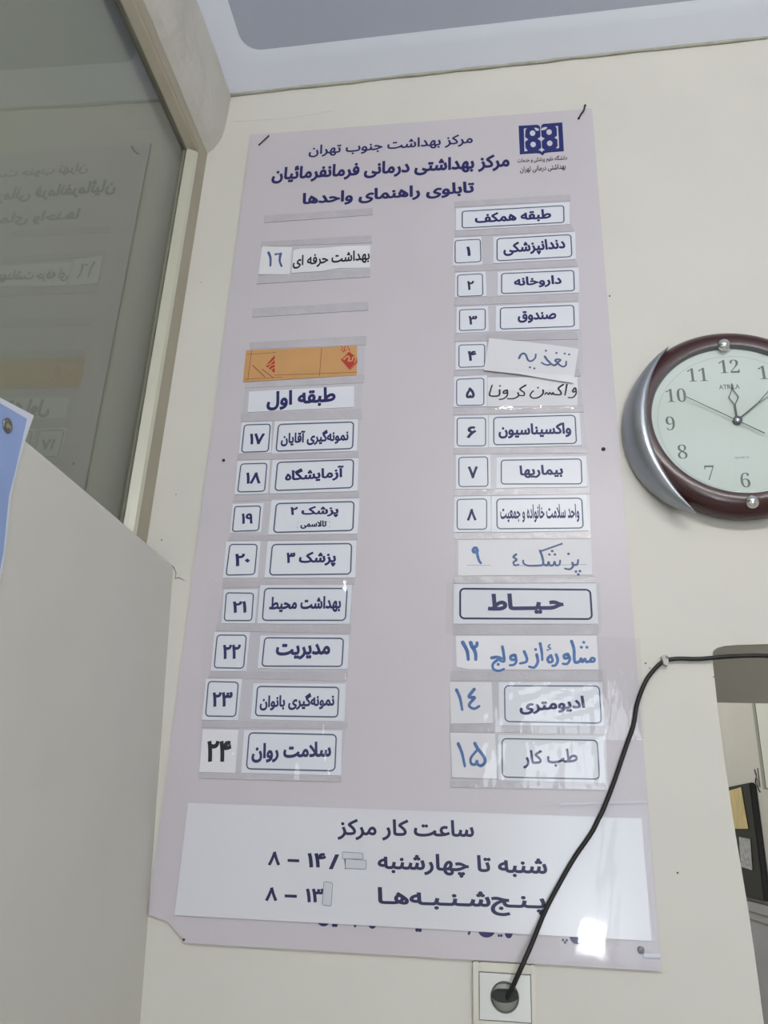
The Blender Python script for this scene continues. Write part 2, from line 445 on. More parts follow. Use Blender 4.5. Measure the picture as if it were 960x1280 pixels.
# ceiling: pale border, slightly raised greyer field, rough joint along the wall
def zc(x): return 2.973 + (x + 0.543) * 0.0313
cx0, cx1, cy0, cy1 = -2.6, 2.2, 0.0, -3.6
ix0, ix1, iy0, iy1 = -0.515, 2.0, -0.070, -3.3
R_ = 0.05
V = []; F = []
def ringc(x0, x1, y0, y1, dz, r):
    o = []
    for X, Y, a0 in ((x1 - r, y0 - r, 0), (x0 + r, y0 - r, 90), (x0 + r, y1 + r, 180), (x1 - r, y1 + r, 270)):
        for i in range(7):
            a = math.radians(a0 + 15 * i); x = X + r * math.cos(a); y = Y + r * math.sin(a); o.append((x, y, zc(x) + dz))
    return o
r0 = [(cx1, cy0, zc(cx1))] * 7 + [(cx0, cy0, zc(cx0))] * 7 + [(cx0, cy1, zc(cx0))] * 7 + [(cx1, cy1, zc(cx1))] * 7
rings = [ringc(ix0, ix1, iy0, iy1, 0, R_), ringc(ix0 + .012, ix1 - .012, iy0 - .012, iy1 + .012, 0.0008, R_ - .006), ringc(ix0 + .03, ix1 - .03, iy0 - .03, iy1 + .03, 0.003, R_ - .012), ringc(ix0 + .045, ix1 - .045, iy0 - .045, iy1 + .045, 0.0045, R_ - .02)]
v0 = [(cx1, cy0, zc(cx1)), (cx0, cy0, zc(cx0)), (cx0, cy1, zc(cx0)), (cx1, cy1, zc(cx1))]
V = v0 + [p for r in rings for p in r]; n = 28
for k in range(4):
    for i in range(6): F.append((k, 4 + k * 7 + i, 4 + k * 7 + i + 1))
    F.append((k, 4 + k * 7 + 6, 4 + ((k + 1) % 4) * 7, (k + 1) % 4))
for r in range(3):
    for i in range(n): F.append((4 + r * n + i, 4 + r * n + (i + 1) % n, 4 + (r + 1) * n + (i + 1) % n, 4 + (r + 1) * n + i))
ce = struct(mesh('ceiling', V, F, M_CEIL, None, False))
for p in ce.data.polygons: p.use_smooth = p.index >= 32
for pl in ce.data.polygons:
    if pl.normal.z > 0: pass
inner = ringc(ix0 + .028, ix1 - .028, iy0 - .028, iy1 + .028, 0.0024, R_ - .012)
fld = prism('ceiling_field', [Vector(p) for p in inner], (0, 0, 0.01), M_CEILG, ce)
slab = box('ceiling_slab', (cx0, cy1, 3.075), (cx1, cy0, 3.12), M_CEIL, ce)
rnd = random.Random(4)
jp = []
for i in range(60):
    x = -0.545 + i * 0.045
    jp.append((x, -0.002 - rnd.random() * 0.002, zc(x) + 0.001 + rnd.uniform(-1, 1) * 0.0014))
struct(tube('trim_1', jp, 0.0042, M_JOINT, None, 8))

# floor and the rest of the room (behind the viewer)
struct(box('floor', (-2.6, -3.6, -0.05), (2.2, 3.4, 0.0), M_FLOOR))
struct(box('wall_right', (2.2, -3.6, 0), (2.3, 0.0, 3.12), M_WALL))
wx0, wx1, wz0, wz1 = 0.15, 1.05, 0.82, 2.30
fr_ = struct(mesh('wall_front', [(x, y, z) for y in (-3.6, -3.75) for x, z in ((-2.6, 0), (2.2, 0), (2.2, 3.12), (-2.6, 3.12), (wx0, wz0), (wx1, wz0), (wx1, wz1), (wx0, wz1))],
    [(0, 1, 5, 4), (1, 2, 6, 5), (2, 3, 7, 6), (3, 0, 4, 7), (8, 12, 13, 9), (9, 13, 14, 10), (10, 14, 15, 11), (11, 15, 12, 8),
     (4, 5, 13, 12), (5, 6, 14, 13), (6, 7, 15, 14), (7, 4, 12, 15)], M_WALL))
win = struct(box('window_2', (wx0, -3.70, wz0), (wx1, -3.68, wz1), M_DAY))
for a, b in (((wx0, wz0), (wx0 + .05, wz1)), ((wx1 - .05, wz0), (wx1, wz1)), ((wx0, wz0), (wx1, wz0 + .05)), ((wx0, wz1 - .05), (wx1, wz1)), (((wx0 + wx1) / 2 - .025, wz0), ((wx0 + wx1) / 2 + .025, wz1))):
    box('window_frame', (a[0], -3.68, a[1]), (b[0], -3.63, b[1]), M_WPANEL, win)

box('added_glare_pane', (0.44, -3.679, 0.89), (0.57, -3.674, 1.10), M_GLARE, win)  # added glowing pane, only there to make the glare patch in the film

# left: thick low wall with a ledge, glazed partition above it, plaster beam on top
lowp = [Vector((-0.612, 0, 0)), Vector((-0.45, 0, 0)), Vector((-0.4811, 0, 1.2464)), Vector((-0.4957, 0, 1.4723)), Vector((-0.5115, 0, 1.70)), Vector((-0.5257, 0, 1.897)), Vector((-0.5285, 0, 1.903)), Vector((-0.612, 0, 1.9045))]
def prism_grid(name, prof, y0, y1, m, ny=24, amp=0.0, seed=2):
    rnd = random.Random(seed); V = []; F = []; k = len(prof)
    for j in range(ny + 1):
        y = y0 + (y1 - y0) * j / ny
        for p in prof:
            e = 0 if j == 0 else amp
            V.append((p.x + rnd.uniform(-e, e), y, p.z + rnd.uniform(-e, e)))
    for j in range(ny):
        for i in range(k): F.append((j * k + i, j * k + (i + 1) % k, (j + 1) * k + (i + 1) % k, (j + 1) * k + i))
    F += [tuple(range(k)), tuple(range(ny * k, (ny + 1) * k))]
    return mesh(name, V, F, m)
struct(prism_grid('wall_left', lowp, 0.0, -3.6, M_WALL2, 30, 0.0006))
beamp = [Vector((-0.612, 0, 2.812)), Vector((-0.579, 0, 2.812)), Vector((-0.566, 0, 2.824)), Vector((-0.5525, 0, 2.852)), Vector((-0.5490, 0, 2.875)), Vector((-0.5465, 0, 2.93)), Vector((-0.5440, 0, 3.0)), Vector((-0.612, 0, 3.0))]
struct(prism_grid('trim_2', beamp, 0.0, -3.6, M_PLASTER, 60, 0.0012))
# glazed partition: frame members with a bead, pane
wg = struct(box('window_1', (-0.604, -3.6, 1.91), (-0.598, -0.001, 2.809), M_GLASS))
def member(name, a, b, prof, m):
    V = []; F = []; k = len(prof)
def vpost(y0, sgn):
    box('window_frame', (-0.612, y0 + sgn * 0.0415, 1.90), (-0.579, y0, 2.812), M_FRAME2, wg)
    prism('glazing_bead', [Vector((-0.579, y0 + sgn * 0.0415, 0)) + Vector((0, 0, 1.915)), Vector((-0.5825, y0 + sgn * 0.0475, 1.915)), Vector((-0.591, y0 + sgn * 0.053, 1.915)), Vector((-0.598, y0 + sgn * 0.056, 1.915)), Vector((-0.598, y0 + sgn * 0.0415, 1.915))], (0, 0, 0.855), M_FRAME, wg)
    box('glazing_putty', (-0.5995, y0 + sgn * 0.060, 1.915), (-0.5975, y0 + sgn * 0.056, 2.77), M_SEAL, wg)
vpost(0.0, -1)
for yp in (-2.4,): vpost(yp, -1)
# head and sill run towards the viewer
ztopf = 2.812
HB = [Vector((-0.5795, 0, ztopf)), Vector((-0.5795, 0, ztopf - 0.028)), Vector((-0.598, 0, ztopf - 0.028)), Vector((-0.612, 0, ztopf - 0.028)), Vector((-0.612, 0, ztopf))]
prism('window_frame', HB, (0, -3.6, 0), M_FRAME2, wg)
prism('glazing_bead', [Vector((-0.5805, -0.0425, ztopf - 0.028)), Vector((-0.583, -0.0425, ztopf - 0.034)), Vector((-0.598, -0.0425, ztopf - 0.044)), Vector((-0.598, -0.0425, ztopf - 0.028))], (0, -3.5, 0), M_FRAME2, wg)  # shade of the downward-facing bead put into the darker frame colour
box('glazing_putty', (-0.5995, -3.6, ztopf - 0.050), (-0.5970, -0.056, ztopf - 0.044), M_SEAL, wg)
box('window_frame', (-0.612, -3.6, 1.900), (-0.562, -0.0, 1.918), M_FRAME2, wg)
# the partition is backed by a grey board close behind the glass
struct(box('wall_left_1', (-0.70, -3.6, 0), (-0.626, 0.0, 3.12), M_DIM))

# room beyond the opening: side wall, far wall, lintel is the wall thickness itself
SX = 0.80
sw = struct(box('wall_right_1', (SX, 0.5476, 0), (SX + 0.1, 3.4, 3.12), M_WALL2))
struct(box('wall_back_1', (-2.6, 3.4, 0), (SX + .1, 3.5, 3.12), M_WALL2))
struct(box('wall_left_2', (-2.7, 0.5476, 0), (-2.6, 3.4, 3.12), M_WALL2))
struct(box('ceiling_1', (-2.6, 0.5476, 3.06), (SX + .1, 3.4, 3.12), M_CEIL))
area('far_room_fill', (-0.4, 1.7, 3.0), (0, 0, 0), 1.2, 0.3, ROOM_FILL_W, (1, 0.99, 0.95))  # added light without a fixture, brightens the far room
zd = on((955, 1127.5), 0, SX).z
dado = struct(box('trim_3', (SX - 0.012, 0.56, 0), (SX, 3.4, zd - 0.006), M_DADO))
for dz in (0.030, 0.052): box('moulding', (SX - 0.016, 0.56, zd - dz - 0.003), (SX - 0.012, 3.4, zd - dz), M_GREYT, dado)

# ================================================================ THE SIGN BOARD
YB = -0.005
board = sheet('sign_board', [(313, 168.6), (740, 135.6), (827, 1214), (533, 1196.5), (233, 1178.8), (229, 1174), (209, 1151), (204, 1150), (187, 1143), (186, 1137)], -0.0002, YB, M_BOARD)
tag(board, 'tall mauve-grey directory board with Persian headings hung on the cream wall', 'sign')
YT = YB - 0.0003
HEAD = [('مرکز بهداشت جنوب تهران', (386, 189.5), (591, 174.5), 15.5, 0.026),
        ('مرکز بهداشتی درمانی فرمانفرمائیان', (340, 219.5), (637, 202), 21.5, 0.042),
        ('تابلوی راهنمای واحدها', (378, 250.5), (593, 235.5), 18.5, 0.04)]
for t, a, b, h, bo in HEAD: write(t, a, b, h, YT, M_INK, board, bo)
write('دانشگاه علوم پزشکی و خدمات', (647, 201.5), (709, 197.8), 8.5, YT, M_BLACK, board, 0.02, name='small_lettering')
write('بهداشتی درمانی تهران', (650, 212.5), (707, 208.6), 9, YT, M_BLACK, board, 0.02, name='small_lettering')
# emblem: open book outline with two figure-eight knots
def LP(X, Y): return (630 + X / 9.6, 140 + Y / 9.6)
emb = sheet('emblem', [LP(*p) for p in [(175, 165), (300, 158), (400, 152), (425, 165), (440, 190), (450, 160), (470, 142), (560, 135), (700, 124), (719, 470), (540, 484), (490, 492), (462, 522), (430, 497), (380, 494), (190, 508)]], YB, YB - 0.0004, M_LOGO, board)
LY = YB - 0.0007
def lpoly(pts): return flat_mesh('emblem_figure', [on(LP(*p), 1, LY) for p in pts], [tuple(range(len(pts)))], M_LOGOW, emb)
def lcirc(cx, cy, r, ry=None):
    return lpoly([(cx + r * math.cos(a * math.pi / 8), cy + (ry or r) * math.sin(a * math.pi / 8)) for a in range(16)])
lcirc(343, 254, 33); lcirc(541, 241, 33); lcirc(350, 390, 33); lcirc(549, 375, 33)
lpoly([(443, 285), (462, 305), (490, 318), (465, 335), (448, 360), (430, 338), (400, 322), (428, 305)])
lpoly([(452, 418), (466, 440), (490, 455), (468, 465), (455, 482), (440, 466), (412, 455), (438, 442)])
lpoly([(238, 200), (275, 194), (258, 215), (252, 300), (268, 312), (292, 330), (268, 345), (252, 360), (258, 430), (285, 466), (246, 473)])
lpoly([(612, 172), (648, 166), (662, 430), (630, 440), (628, 425), (644, 410), (640, 330), (622, 318), (604, 308), (622, 296), (636, 285), (632, 190)])
lpoly([(360, 188), (395, 192), (425, 208), (410, 226), (385, 224), (372, 205)])
lpoly([(440, 218), (460, 190), (500, 178), (522, 186), (500, 210), (470, 218)])
lpoly([(436, 180), (444, 180), (448, 290), (438, 290)])
lpoly([(443, 355), (450, 355), (455, 425), (447, 425)])

# rails and pocket backs (clear plastic channels that hold the cards)
RS = [  # right column strips: TL TR BR BL
 (567.5,252, 713,242.5, 713,250.5, 567.5,259), (568,289, 715,281, 717.5,289, 568,296), (568,332, 720,325, 723,333, 568,340),
 (567.5,373, 723,367, 723,376, 567.5,382), (567,417.6, 721,415.3, 723,424, 567,426.8), (567,462.8, 724,461, 726,470, 567,469.8),
 (566.4,509.3, 730,507, 730,515, 566.4,518.6), (567,560.2, 734.8,558, 734.8,566.5, 567,567.5), (567,612, 738,610, 738,617.6, 567,620),
 (567.5,666, 739.4,664.6, 739.4,673, 567.5,674), (567,721, 743.7,720.5, 744.5,728.5, 567,729.3), (565.7,780.8, 748.6,781, 748.6,793, 565.7,793.5),
 (564.4,839, 752.6,838.4, 754,851, 563,851), (563,905.5, 756.7,909.6, 757.5,917, 563,915), (563,976.5, 757.5,981, 758,988, 563,984)]
LS = [(330.5,269.5, 465.7,259.7, 465.7,268.4, 329.4,278.3), (326.8,302, 463.9,294, 465,303.4, 326,308), (322.8,344, 462.8,336, 462.4,346, 320.6,354.9),
 (315.8,385.5, 460.2,376.7, 460.2,387.7, 315,396.4), (311.9,428, 458,419.4, 457.4,431, 311.9,436.5), (306.4,478, 455.6,468.5, 454.5,478.4, 305.8,485),
 (301,517.5, 452,511.5, 452,523.5, 301,527), (297.5,567.5, 448,565, 448,572, 296.2,575), (293.7,618.7, 448.7,615, 448.7,622, 291.2,627),
 (287.5,668.7, 446.2,668.7, 446.2,675, 284.5,676), (278.7,723.2, 443.7,723, 442,730.5, 277.5,735), (270.5,780.8, 439,780.8, 438,792, 269.3,788.6),
 (263.4,840, 434.5,839.4, 433.3,852, 260,847), (252,901.5, 434.5,903.4, 433.3,911, 251.7,909.5), (249.4,966.8, 426.3,970.6, 426.3,977.6, 249,973)]
YR = YB - 0.0014
for st in RS + LS:
    q = quads(st)
    o = sheet('card_rail', q, YB, YR, M_RAIL, board, 0.0003)
YP = YB - 0.0004
for L_, gaps in ((RS, range(14)), (LS, (1, 4, 5, 6, 7, 8, 9, 10, 11, 12, 13))):
    for k in gaps:
        a, b = quads(L_[k]), quads(L_[k + 1])
        sheet('pocket_back', [(a[3][0] + 1, a[3][1]), (a[2][0] - 1, a[2][1]), (b[1][0] - 1, b[1][1]), (b[0][0] + 1, b[0][1])], YB, YP, M_POCKET, board)

# ---- cards
YC = YB - 0.0016          # front face of an inserted card
YI = YC - 0.0002
def card(name, quad, label, m=M_CARD, border=None, bw=1.5, y=YC, back=YP, rad=0.16, group=None, bm_=M_BORDER, cat='card'):
    o = sheet(name, quads(quad), back, y, m)
    tag(o, label, cat, group)
    if border: outline(quads(border), bw, y - 0.0002, bm_, o, rad)
    return o
NR = 'number cards of the right column'; NN = 'name cards of the right column'
LR = 'number cards of the left column'; LN = 'name cards of the left column'
RNUM = [  # digit, word, card, border, text box
 ('۱', 'one', (567,297.3,601.4,295.7,603,330.5,565.7,332.3), (568.9,300.7,600.3,298.9,601.2,327,568.9,328.9), (582.5,588.5,308,320)),
 ('۲', 'two', (569.3,340.8,606.9,339.2,608.3,370.2,568.6,371.8), (572,343.8,603,342.2,603.5,369.4,572,370.6), (583.7,592.5,351,362.5)),
 ('۳', 'three', (571,384,610,382.5,611,414.4,570.2,416.2), (574.4,387.3,606.5,386.2,606.5,412,574.4,413.3), (585.5,596.4,394.5,405.8)),
 ('۴', 'four', (569.8,428,608.7,426.8,607.6,461,569.3,462.3), (573.7,431.3,605.8,430.6,605.8,458,573.7,459.3), (584.5,595.5,438.5,451)),
 ('۵', 'five', (567.5,470.6,608.7,469,608.7,508,567,508.8), (570.8,474.2,604.8,472.6,604.8,506.3,570.8,507), (582.2,593.5,484,497.8)),
 ('۶', 'six', (568,520,610,519,610.3,559.5,567.5,560), (571.4,522.6,607,522.3,607,557.2,571.4,557.4), (583,595.7,532.9,547.7)),
 ('۷', 'seven', (569.8,568.8,612.9,567.7,613.3,611,569.8,611.5), (573.5,571.8,609.4,571,610,607.8,573.7,608.3), (584.7,597.6,582.6,598)),
 ('۸', 'eight', (568,620.9,612.9,619.7,613.6,664.4,567,665.3), (571.4,624.3,608.3,623.6,608.3,661.4,571.4,661.8), (583.3,595.7,636,651)),
]
for t, w_, c, b, tx in RNUM:
    o = card('number_card', c, 'small square white card with framed Persian numeral %s, right column of the board' % w_, border=b, bw=1.3, rad=0.1, group=NR)
    writebox(t, *tx, YI, M_INKD, o, tilt=-0.03)
RNAME = [
 ('طبقه همکف', 'header card reading ground floor, narrow framed white, topmost in the right column', (569.8,260.6,711.9,252.6,712.3,280,569.8,288), (577.8,264.2,704.5,257,705,278,577.8,285), (593.5,274.3), (689,268.2), 15),
 ('دندانپزشکی', 'framed white card reading dentistry, beside numeral one', (616.8,296,719.2,289.7,719.9,323.6,616.8,329), (621.3,298.4,713.5,293.2,714.8,320.7,621.3,326), (629,312.5), (706.6,306), 18.5),
 ('داروخانه', 'framed white card reading pharmacy, beside numeral two', (622,339.7,723.3,334,724.3,365.8,622,369.6), (627,342,717,338,718,363.3,627,367), (642.4,353.5), (702,350.8), 14.5),
 ('صندوق', 'framed white card reading cashier, beside numeral three', (620.2,382.5,723.3,378,724.2,411.8,619.7,414.6), (625.5,385,717,381.6,718,408,625.5,411.4), (647,396.8), (695.4,394.6), 15.5),
 ('واکسیناسیون', 'framed white card reading vaccination, beside numeral six', (611.2,519,724.5,516,726.8,556.5,611.2,559.5), (617.2,521.9,718.7,519,720.6,554.2,617.2,556), (623,539.3), (714,537), 18.5),
 ('بیماریها', 'framed white card reading diseases, beside numeral seven', (620.7,571.6,732.5,570,734,608.5,620.2,610), (626.6,575.3,726.3,573.7,727.4,604.8,626.6,605), (649.5,590), (703.8,588.6), 16.5),
 ('واحد سلامت خانواده و جمعیت', 'framed white card reading family and population health unit, beside numeral eight', (614.7,620.4,733.6,618,735.5,663.3,614.3,665.3), (620.9,623.8,727.2,622.7,729,660,621.4,661), (625.3,642.3), (724,641.2), 23),
 ('حـیـــاط', 'wide thick-framed white card reading courtyard, without a number, right column', (567,730,745,729,748,779.7,566.5,779.7), (575.2,735.8,737.7,737.2,740,773.8,575.2,773), (609.5,755.2), (704.5,753.8), 26),
 ('ادیومتری', 'framed white card reading audiometry under a bright glare, right column', (623.4,852.8,752.6,852.8,755.9,908,624,906.5), (630.7,857.2,749,857.5,751.8,904,631.3,901.9), (649,884), (731,879.5), 20),
 ('طب کار', 'framed white card reading occupational medicine, lowest in the right column', (622.8,918.7,754,919.5,757.5,979,623.2,975.2), (627.5,923.3,746.7,925.4,749.4,974,628,971.3), (653,949.5), (722,946.5), 23),
]
for t, lb, c, b, p0, p1, h in RNAME:
    big = 'courtyard' in lb
    o = card('name_card', c, lb, border=b, bw=2.4 if big else 1.5, rad=0.14 if big else 0.12, group=NN, bm_=M_INKD if big else M_BORDER)
    write(t, p0, p1, h, YI, M_INK, o, 0.05 if big else 0.042 if h < 22.5 else 0.03)
LNUM = [
 ('۱۷', 'seventeen', (302,528,339.5,526.7,338.7,566,298.7,567), (305.5,531.2,338,530.2,335.2,564.3,302,565.3), (311.7,330.7,541.5,555.5)),
 ('۱۸', 'eighteen', (297,576.2,337,575,334.5,617,293,618), (301.2,580,333.7,579,330.7,614,297,615), (307,326.4,590.3,604.8)),
 ('۱۹', 'nineteen', (290.7,630,329.5,628.7,326.2,665,287.5,666.2), (293.7,633.2,325.7,632.5,323.2,663,290.5,664.3), (301.5,316.4,641.5,654.8)),
 ('۲۰', 'twenty', (282.5,677,325.7,676.2,322,722,278.7,722.5), (287.5,680.5,321.5,680.5,318.2,718,282.5,719), (293.2,312.6,691.8,707.7)),
 ('۲۱', 'twenty-one', (279.8,737,322,736.3,318.5,779.2,277,779.2), (282.9,741,316.9,741.5,314.5,775.7,280.3,775.7), (290.3,308.5,751.4,766)),
 ('۲۲', 'twenty-two', (268,790,312,790,307.5,838.9,263.4,838.7), (271.6,793.8,308,794,304.4,835.2,267.6,834.7), (278,300.6,805.5,823.8)),
 ('۲۳', 'twenty-three', (257.6,848.5,302.8,848.5,297.4,900.3,252.2,899.6), (260.6,851.8,297.9,852.8,294.4,895.6,256.9,895), (265,290.5,864.8,883.5)),
]
for t, w_, c, b, tx in LNUM:
    o = card('number_card', c, 'small white card with framed Persian numeral %s, left column of the board' % w_, border=b, bw=1.5, rad=0.1, group=LR)
    writebox(t, *tx, YI, M_INK, o, tilt=-0.02, bold=0.036)
o = card('number_card', (253.4,911.5,298,912.3,293.9,966.2,248.9,964.8), 'plain white paper with large black Persian numeral twenty-four, bottom of the left column', M_PAPER, group=LR)
writebox('۲۴', 258, 289, 925.5, 952.5, YI, M_BLACK, o, bold=0.038)
LNAME = [
 ('طبقه اول', 'frameless white header card reading first floor, left column below the orange strip', (311.4,489.4,442.5,482.4,442.5,508.7,309.7,515.2), None, (333.3,501.8), (419.5,495), 24),
 ('نمونه‌گیری آقایان', 'framed white card reading sampling for men, beside numeral seventeen', (343.7,526.4,447,523.9,446.2,563.5,339.7,566.8), (348.2,530.5,442,527.5,440.7,560.7,345,564), (351.2,549), (435.7,544.8), 19),
 ('آزمایشگاه', 'framed white card reading laboratory, beside numeral eighteen', (340.7,575,448,572.5,447,613.7,337.2,617), (347,578,442,574.5,440.7,609.5,343.7,613.2), (356.2,595.5), (430,590.8), 18.5),
 ('پزشک ۲', 'framed white card reading physician two above a small bracketed line, beside numeral nineteen', (339.5,625,449.5,623,447,667,335,668.2), (345.5,629.5,442.5,627,441,663,342,665.5), (362.5,640.5), (423.2,639), 14.5),
 ('پزشک ۳', 'framed white card reading physician three, beside numeral twenty', (334.5,676.4,445.5,675.4,444.2,722,330.5,722), (340.5,680.7,439.5,679.5,438.2,717.5,337,718.7), (357.5,699.5), (420,698.5), 19),
 ('بهداشت محیط', 'framed white card reading environmental health, beside numeral twenty-one', (325.5,731.5,439.9,731,436.8,779.8,321.3,779.5), (331,735.6,434,735.6,431.7,775.4,327.9,775.4), (336.5,756), (426.3,754.8), 20),
 ('مدیریت', 'framed white card reading management, beside numeral twenty-two', (325.5,794.4,436.3,793.7,434.5,836.4,322,835.4), (331,797.2,429.3,798,427.4,833,327.4,832.6), (344.7,815), (412.7,813.8), 20.5),
 ('نمونه‌گیری بانوان', 'framed white card reading sampling for women, beside numeral twenty-three', (316.9,854.2,432,854.6,430.3,901.5,313.3,899.2), (322,858,423.5,859.3,422,896.3,319.2,894.5), (324.8,878), (418,875.8), 21.5),
 ('سلامت روان', 'framed white card reading mental health, lowest in the left column', (305,912.9,427.4,912.9,426.3,969.4,301.4,966), (311.5,916,420.4,918.4,418.5,963.6,308,961), (314.5,941.5), (413.9,939), 25),
]
for t, lb, c, b, p0, p1, h in LNAME:
    o = card('name_card', c, lb, border=b, bw=1.7, rad=0.12, group=LN)
    write(t, p0, p1, h, YI, M_INK, o, 0.042)
    if 'bracketed' in lb: write('( تالاسمی )', (371, 656.2), (413, 655.3), 10, YI, M_INKD, o, 0.05, name='small_lettering')

# occupational health row: handwritten 16 and black printed strip
o = card('number_card', (327.6,307.8,364.4,308.8,362.2,342.8,322.8,342.8), 'white paper slip with handwritten blue Persian numeral sixteen, upper left column', M_PAPER, group=LR, y=YC - 0.0008)
strokes([[(330, 250), (362, 330), (372, 400), (368, 515)], [(475, 285), (575, 272)], [(575, 272), (558, 350), (556, 430), (592, 525)]], 34, YI - 0.0008, M_PEND, o, (315, 300), 16)
o = card('name_card', (366.6,313,376,310.6,400,310.2,430,307.5,462.8,306.7,462.2,334.5,425,335,400,339,364.8,341), 'unevenly cut white strip with black print reading occupational health, beside numeral sixteen', M_PAPER, group=LN)
write('بهداشت حرفه ای', (366, 328), (462.2, 320), 17, YI, M_BLACK, o, 0.03)
# orange strip
o = card('name_strip', (307.5,438,446.4,432,445.8,469,303.6,477.4), 'orange-brown paper strip with red diamond prints and brown lines, left column', M_KRAFT)
OK_ = dict(org=(290, 410), sc=5.647)
strokes([[(110, 187), (310, 173)], [(138, 165), (112, 366)], [(632, 145), (617, 342)], [(300, 333), (880, 312)], [(90, 362), (350, 348)]], 4, YI, M_KLINE, o, name='printed_lines', smooth=False, **OK_)
strokes([[(148, 266), (232, 345)], [(215, 292), (290, 350)]], 6, YI, M_KLINE, o, name='printed_lines', smooth=False, **OK_)
def opoly(pts, m, y=YI): return flat_mesh('printed_mark', [on((290 + p[0] / 5.647, 410 + p[1] / 5.647), 1, y) for p in pts], [tuple(range(len(pts)))], m, o)
opoly([(236, 266), (300, 192), (302, 208), (302, 316), (290, 310)], M_RED)
opoly([(773, 222), (826, 166), (884, 212), (884, 238), (832, 288)], M_RED)
strokes([[(243, 262), (270, 250), (300, 222)], [(255, 285), (275, 262), (300, 258)], [(272, 305), (285, 285), (301, 282)]], 6, YI - 0.0002, M_KRAFT, o, name='printed_mark', **OK_)
strokes([[(790, 222), (815, 198), (828, 212), (822, 232), (848, 228), (855, 205), (875, 215), (865, 240)]], 8, YI - 0.0002, M_KRAFT, o, name='printed_mark', **OK_)
strokes([[(770, 222), (833, 294), (886, 244)], [(775, 130), (785, 146)], [(800, 128), (790, 165), (815, 150)], [(815, 128), (835, 160)], [(770, 150), (790, 172)]], 4.5, YI, M_RED, o, name='printed_mark', smooth=False, **OK_)
# corona vaccine strip (black marker)
o = card('name_card', (609.4,471.8,722,471.5,722,507,609.4,508.3), 'white strip with slanted black marker writing, beside numeral five', M_PAPER, group=NN)
strokes([[(812, 480), (795, 502), (802, 515), (822, 500), (820, 482), (824, 525), (798, 560), (757, 562)], [(744, 450), (736, 500), (728, 541)],
 [(714, 450), (672, 482), (690, 510), (692, 535), (640, 536), (625, 520), (616, 536), (598, 520), (588, 536), (570, 520), (556, 536)],
 [(540, 498), (542, 520), (525, 545), (488, 565), (448, 565), (430, 545), (440, 522), (458, 505)],
 [(392, 456), (345, 486), (352, 500), (378, 520), (374, 545), (330, 542)], [(325, 522), (330, 548), (290, 570), (236, 572)],
 [(232, 498), (205, 508), (203, 524), (228, 522), (234, 500), (234, 542), (205, 570), (166, 578)],
 [(168, 497), (160, 545), (85, 545), (90, 500), (104, 456)]], 11, YI, M_BLACK, o, (600, 415), 6.857, dots=[(497, 478), (171, 462)])
# nutrition slip, tilted over the row above
o = card('name_slip', (611.5,422.6,650,426.5,690,431,723.3,435.8,716.5,478.6,690,474.5,650,467.5,604.6,462.6), 'tilted white slip with blue handwriting stuck over the row beside numeral four', M_PAPER, y=YC - 0.0042, back=YC - 0.0030)
strokes([[(335, 225), (348, 198), (372, 183), (394, 198), (408, 235), (428, 250), (452, 243), (474, 220), (478, 190)],
 [(556, 210), (575, 238), (603, 268), (590, 282), (555, 278), (528, 262)], [(603, 270), (638, 286), (664, 264), (645, 246), (660, 234), (690, 240), (668, 264), (690, 288), (715, 297), (736, 284), (739, 252)]],
 13, YC - 0.0045, M_PEND, o, (600, 415), 6.857, dots=[(428, 303), (466, 312), (565, 160), (655, 180), (726, 185), (764, 192)])
# physician four
o = card('name_card', (572.5,675,737,674,740.5,718.4,572.5,719.6), 'long white card handwritten physician four and numeral nine in blue, right column', M_PAPER, group=NN)
K = dict(org=(565, 665), sc=5.053)
strokes([[(160, 118), (142, 128), (133, 116), (143, 100), (157, 106), (160, 140), (170, 178), (182, 196)]], 14, YI, M_PEN, o, **K)
strokes([[(95, 210), (240, 210)], [(385, 213), (850, 205)]], 3, YI + 0.00005, M_THINPEN, o, name='ruled_line', smooth=False, **K)
strokes([[(405, 142), (388, 158), (408, 175), (388, 192), (398, 210), (420, 206)], [(692, 75), (565, 120)], [(556, 118), (572, 165), (574, 205), (540, 212), (480, 212), (452, 198), (450, 180)],
 [(574, 205), (603, 210), (610, 190), (618, 210), (640, 208), (648, 188), (656, 210), (678, 206), (683, 180)], [(760, 195), (765, 215), (745, 235), (713, 231)], [(764, 206), (790, 206), (797, 176)]],
 10, YI, M_PEND, o, dots=[(615, 142), (633, 120), (650, 142), (736, 138), (783, 250), (808, 247), (798, 268)], dr=7, **K)
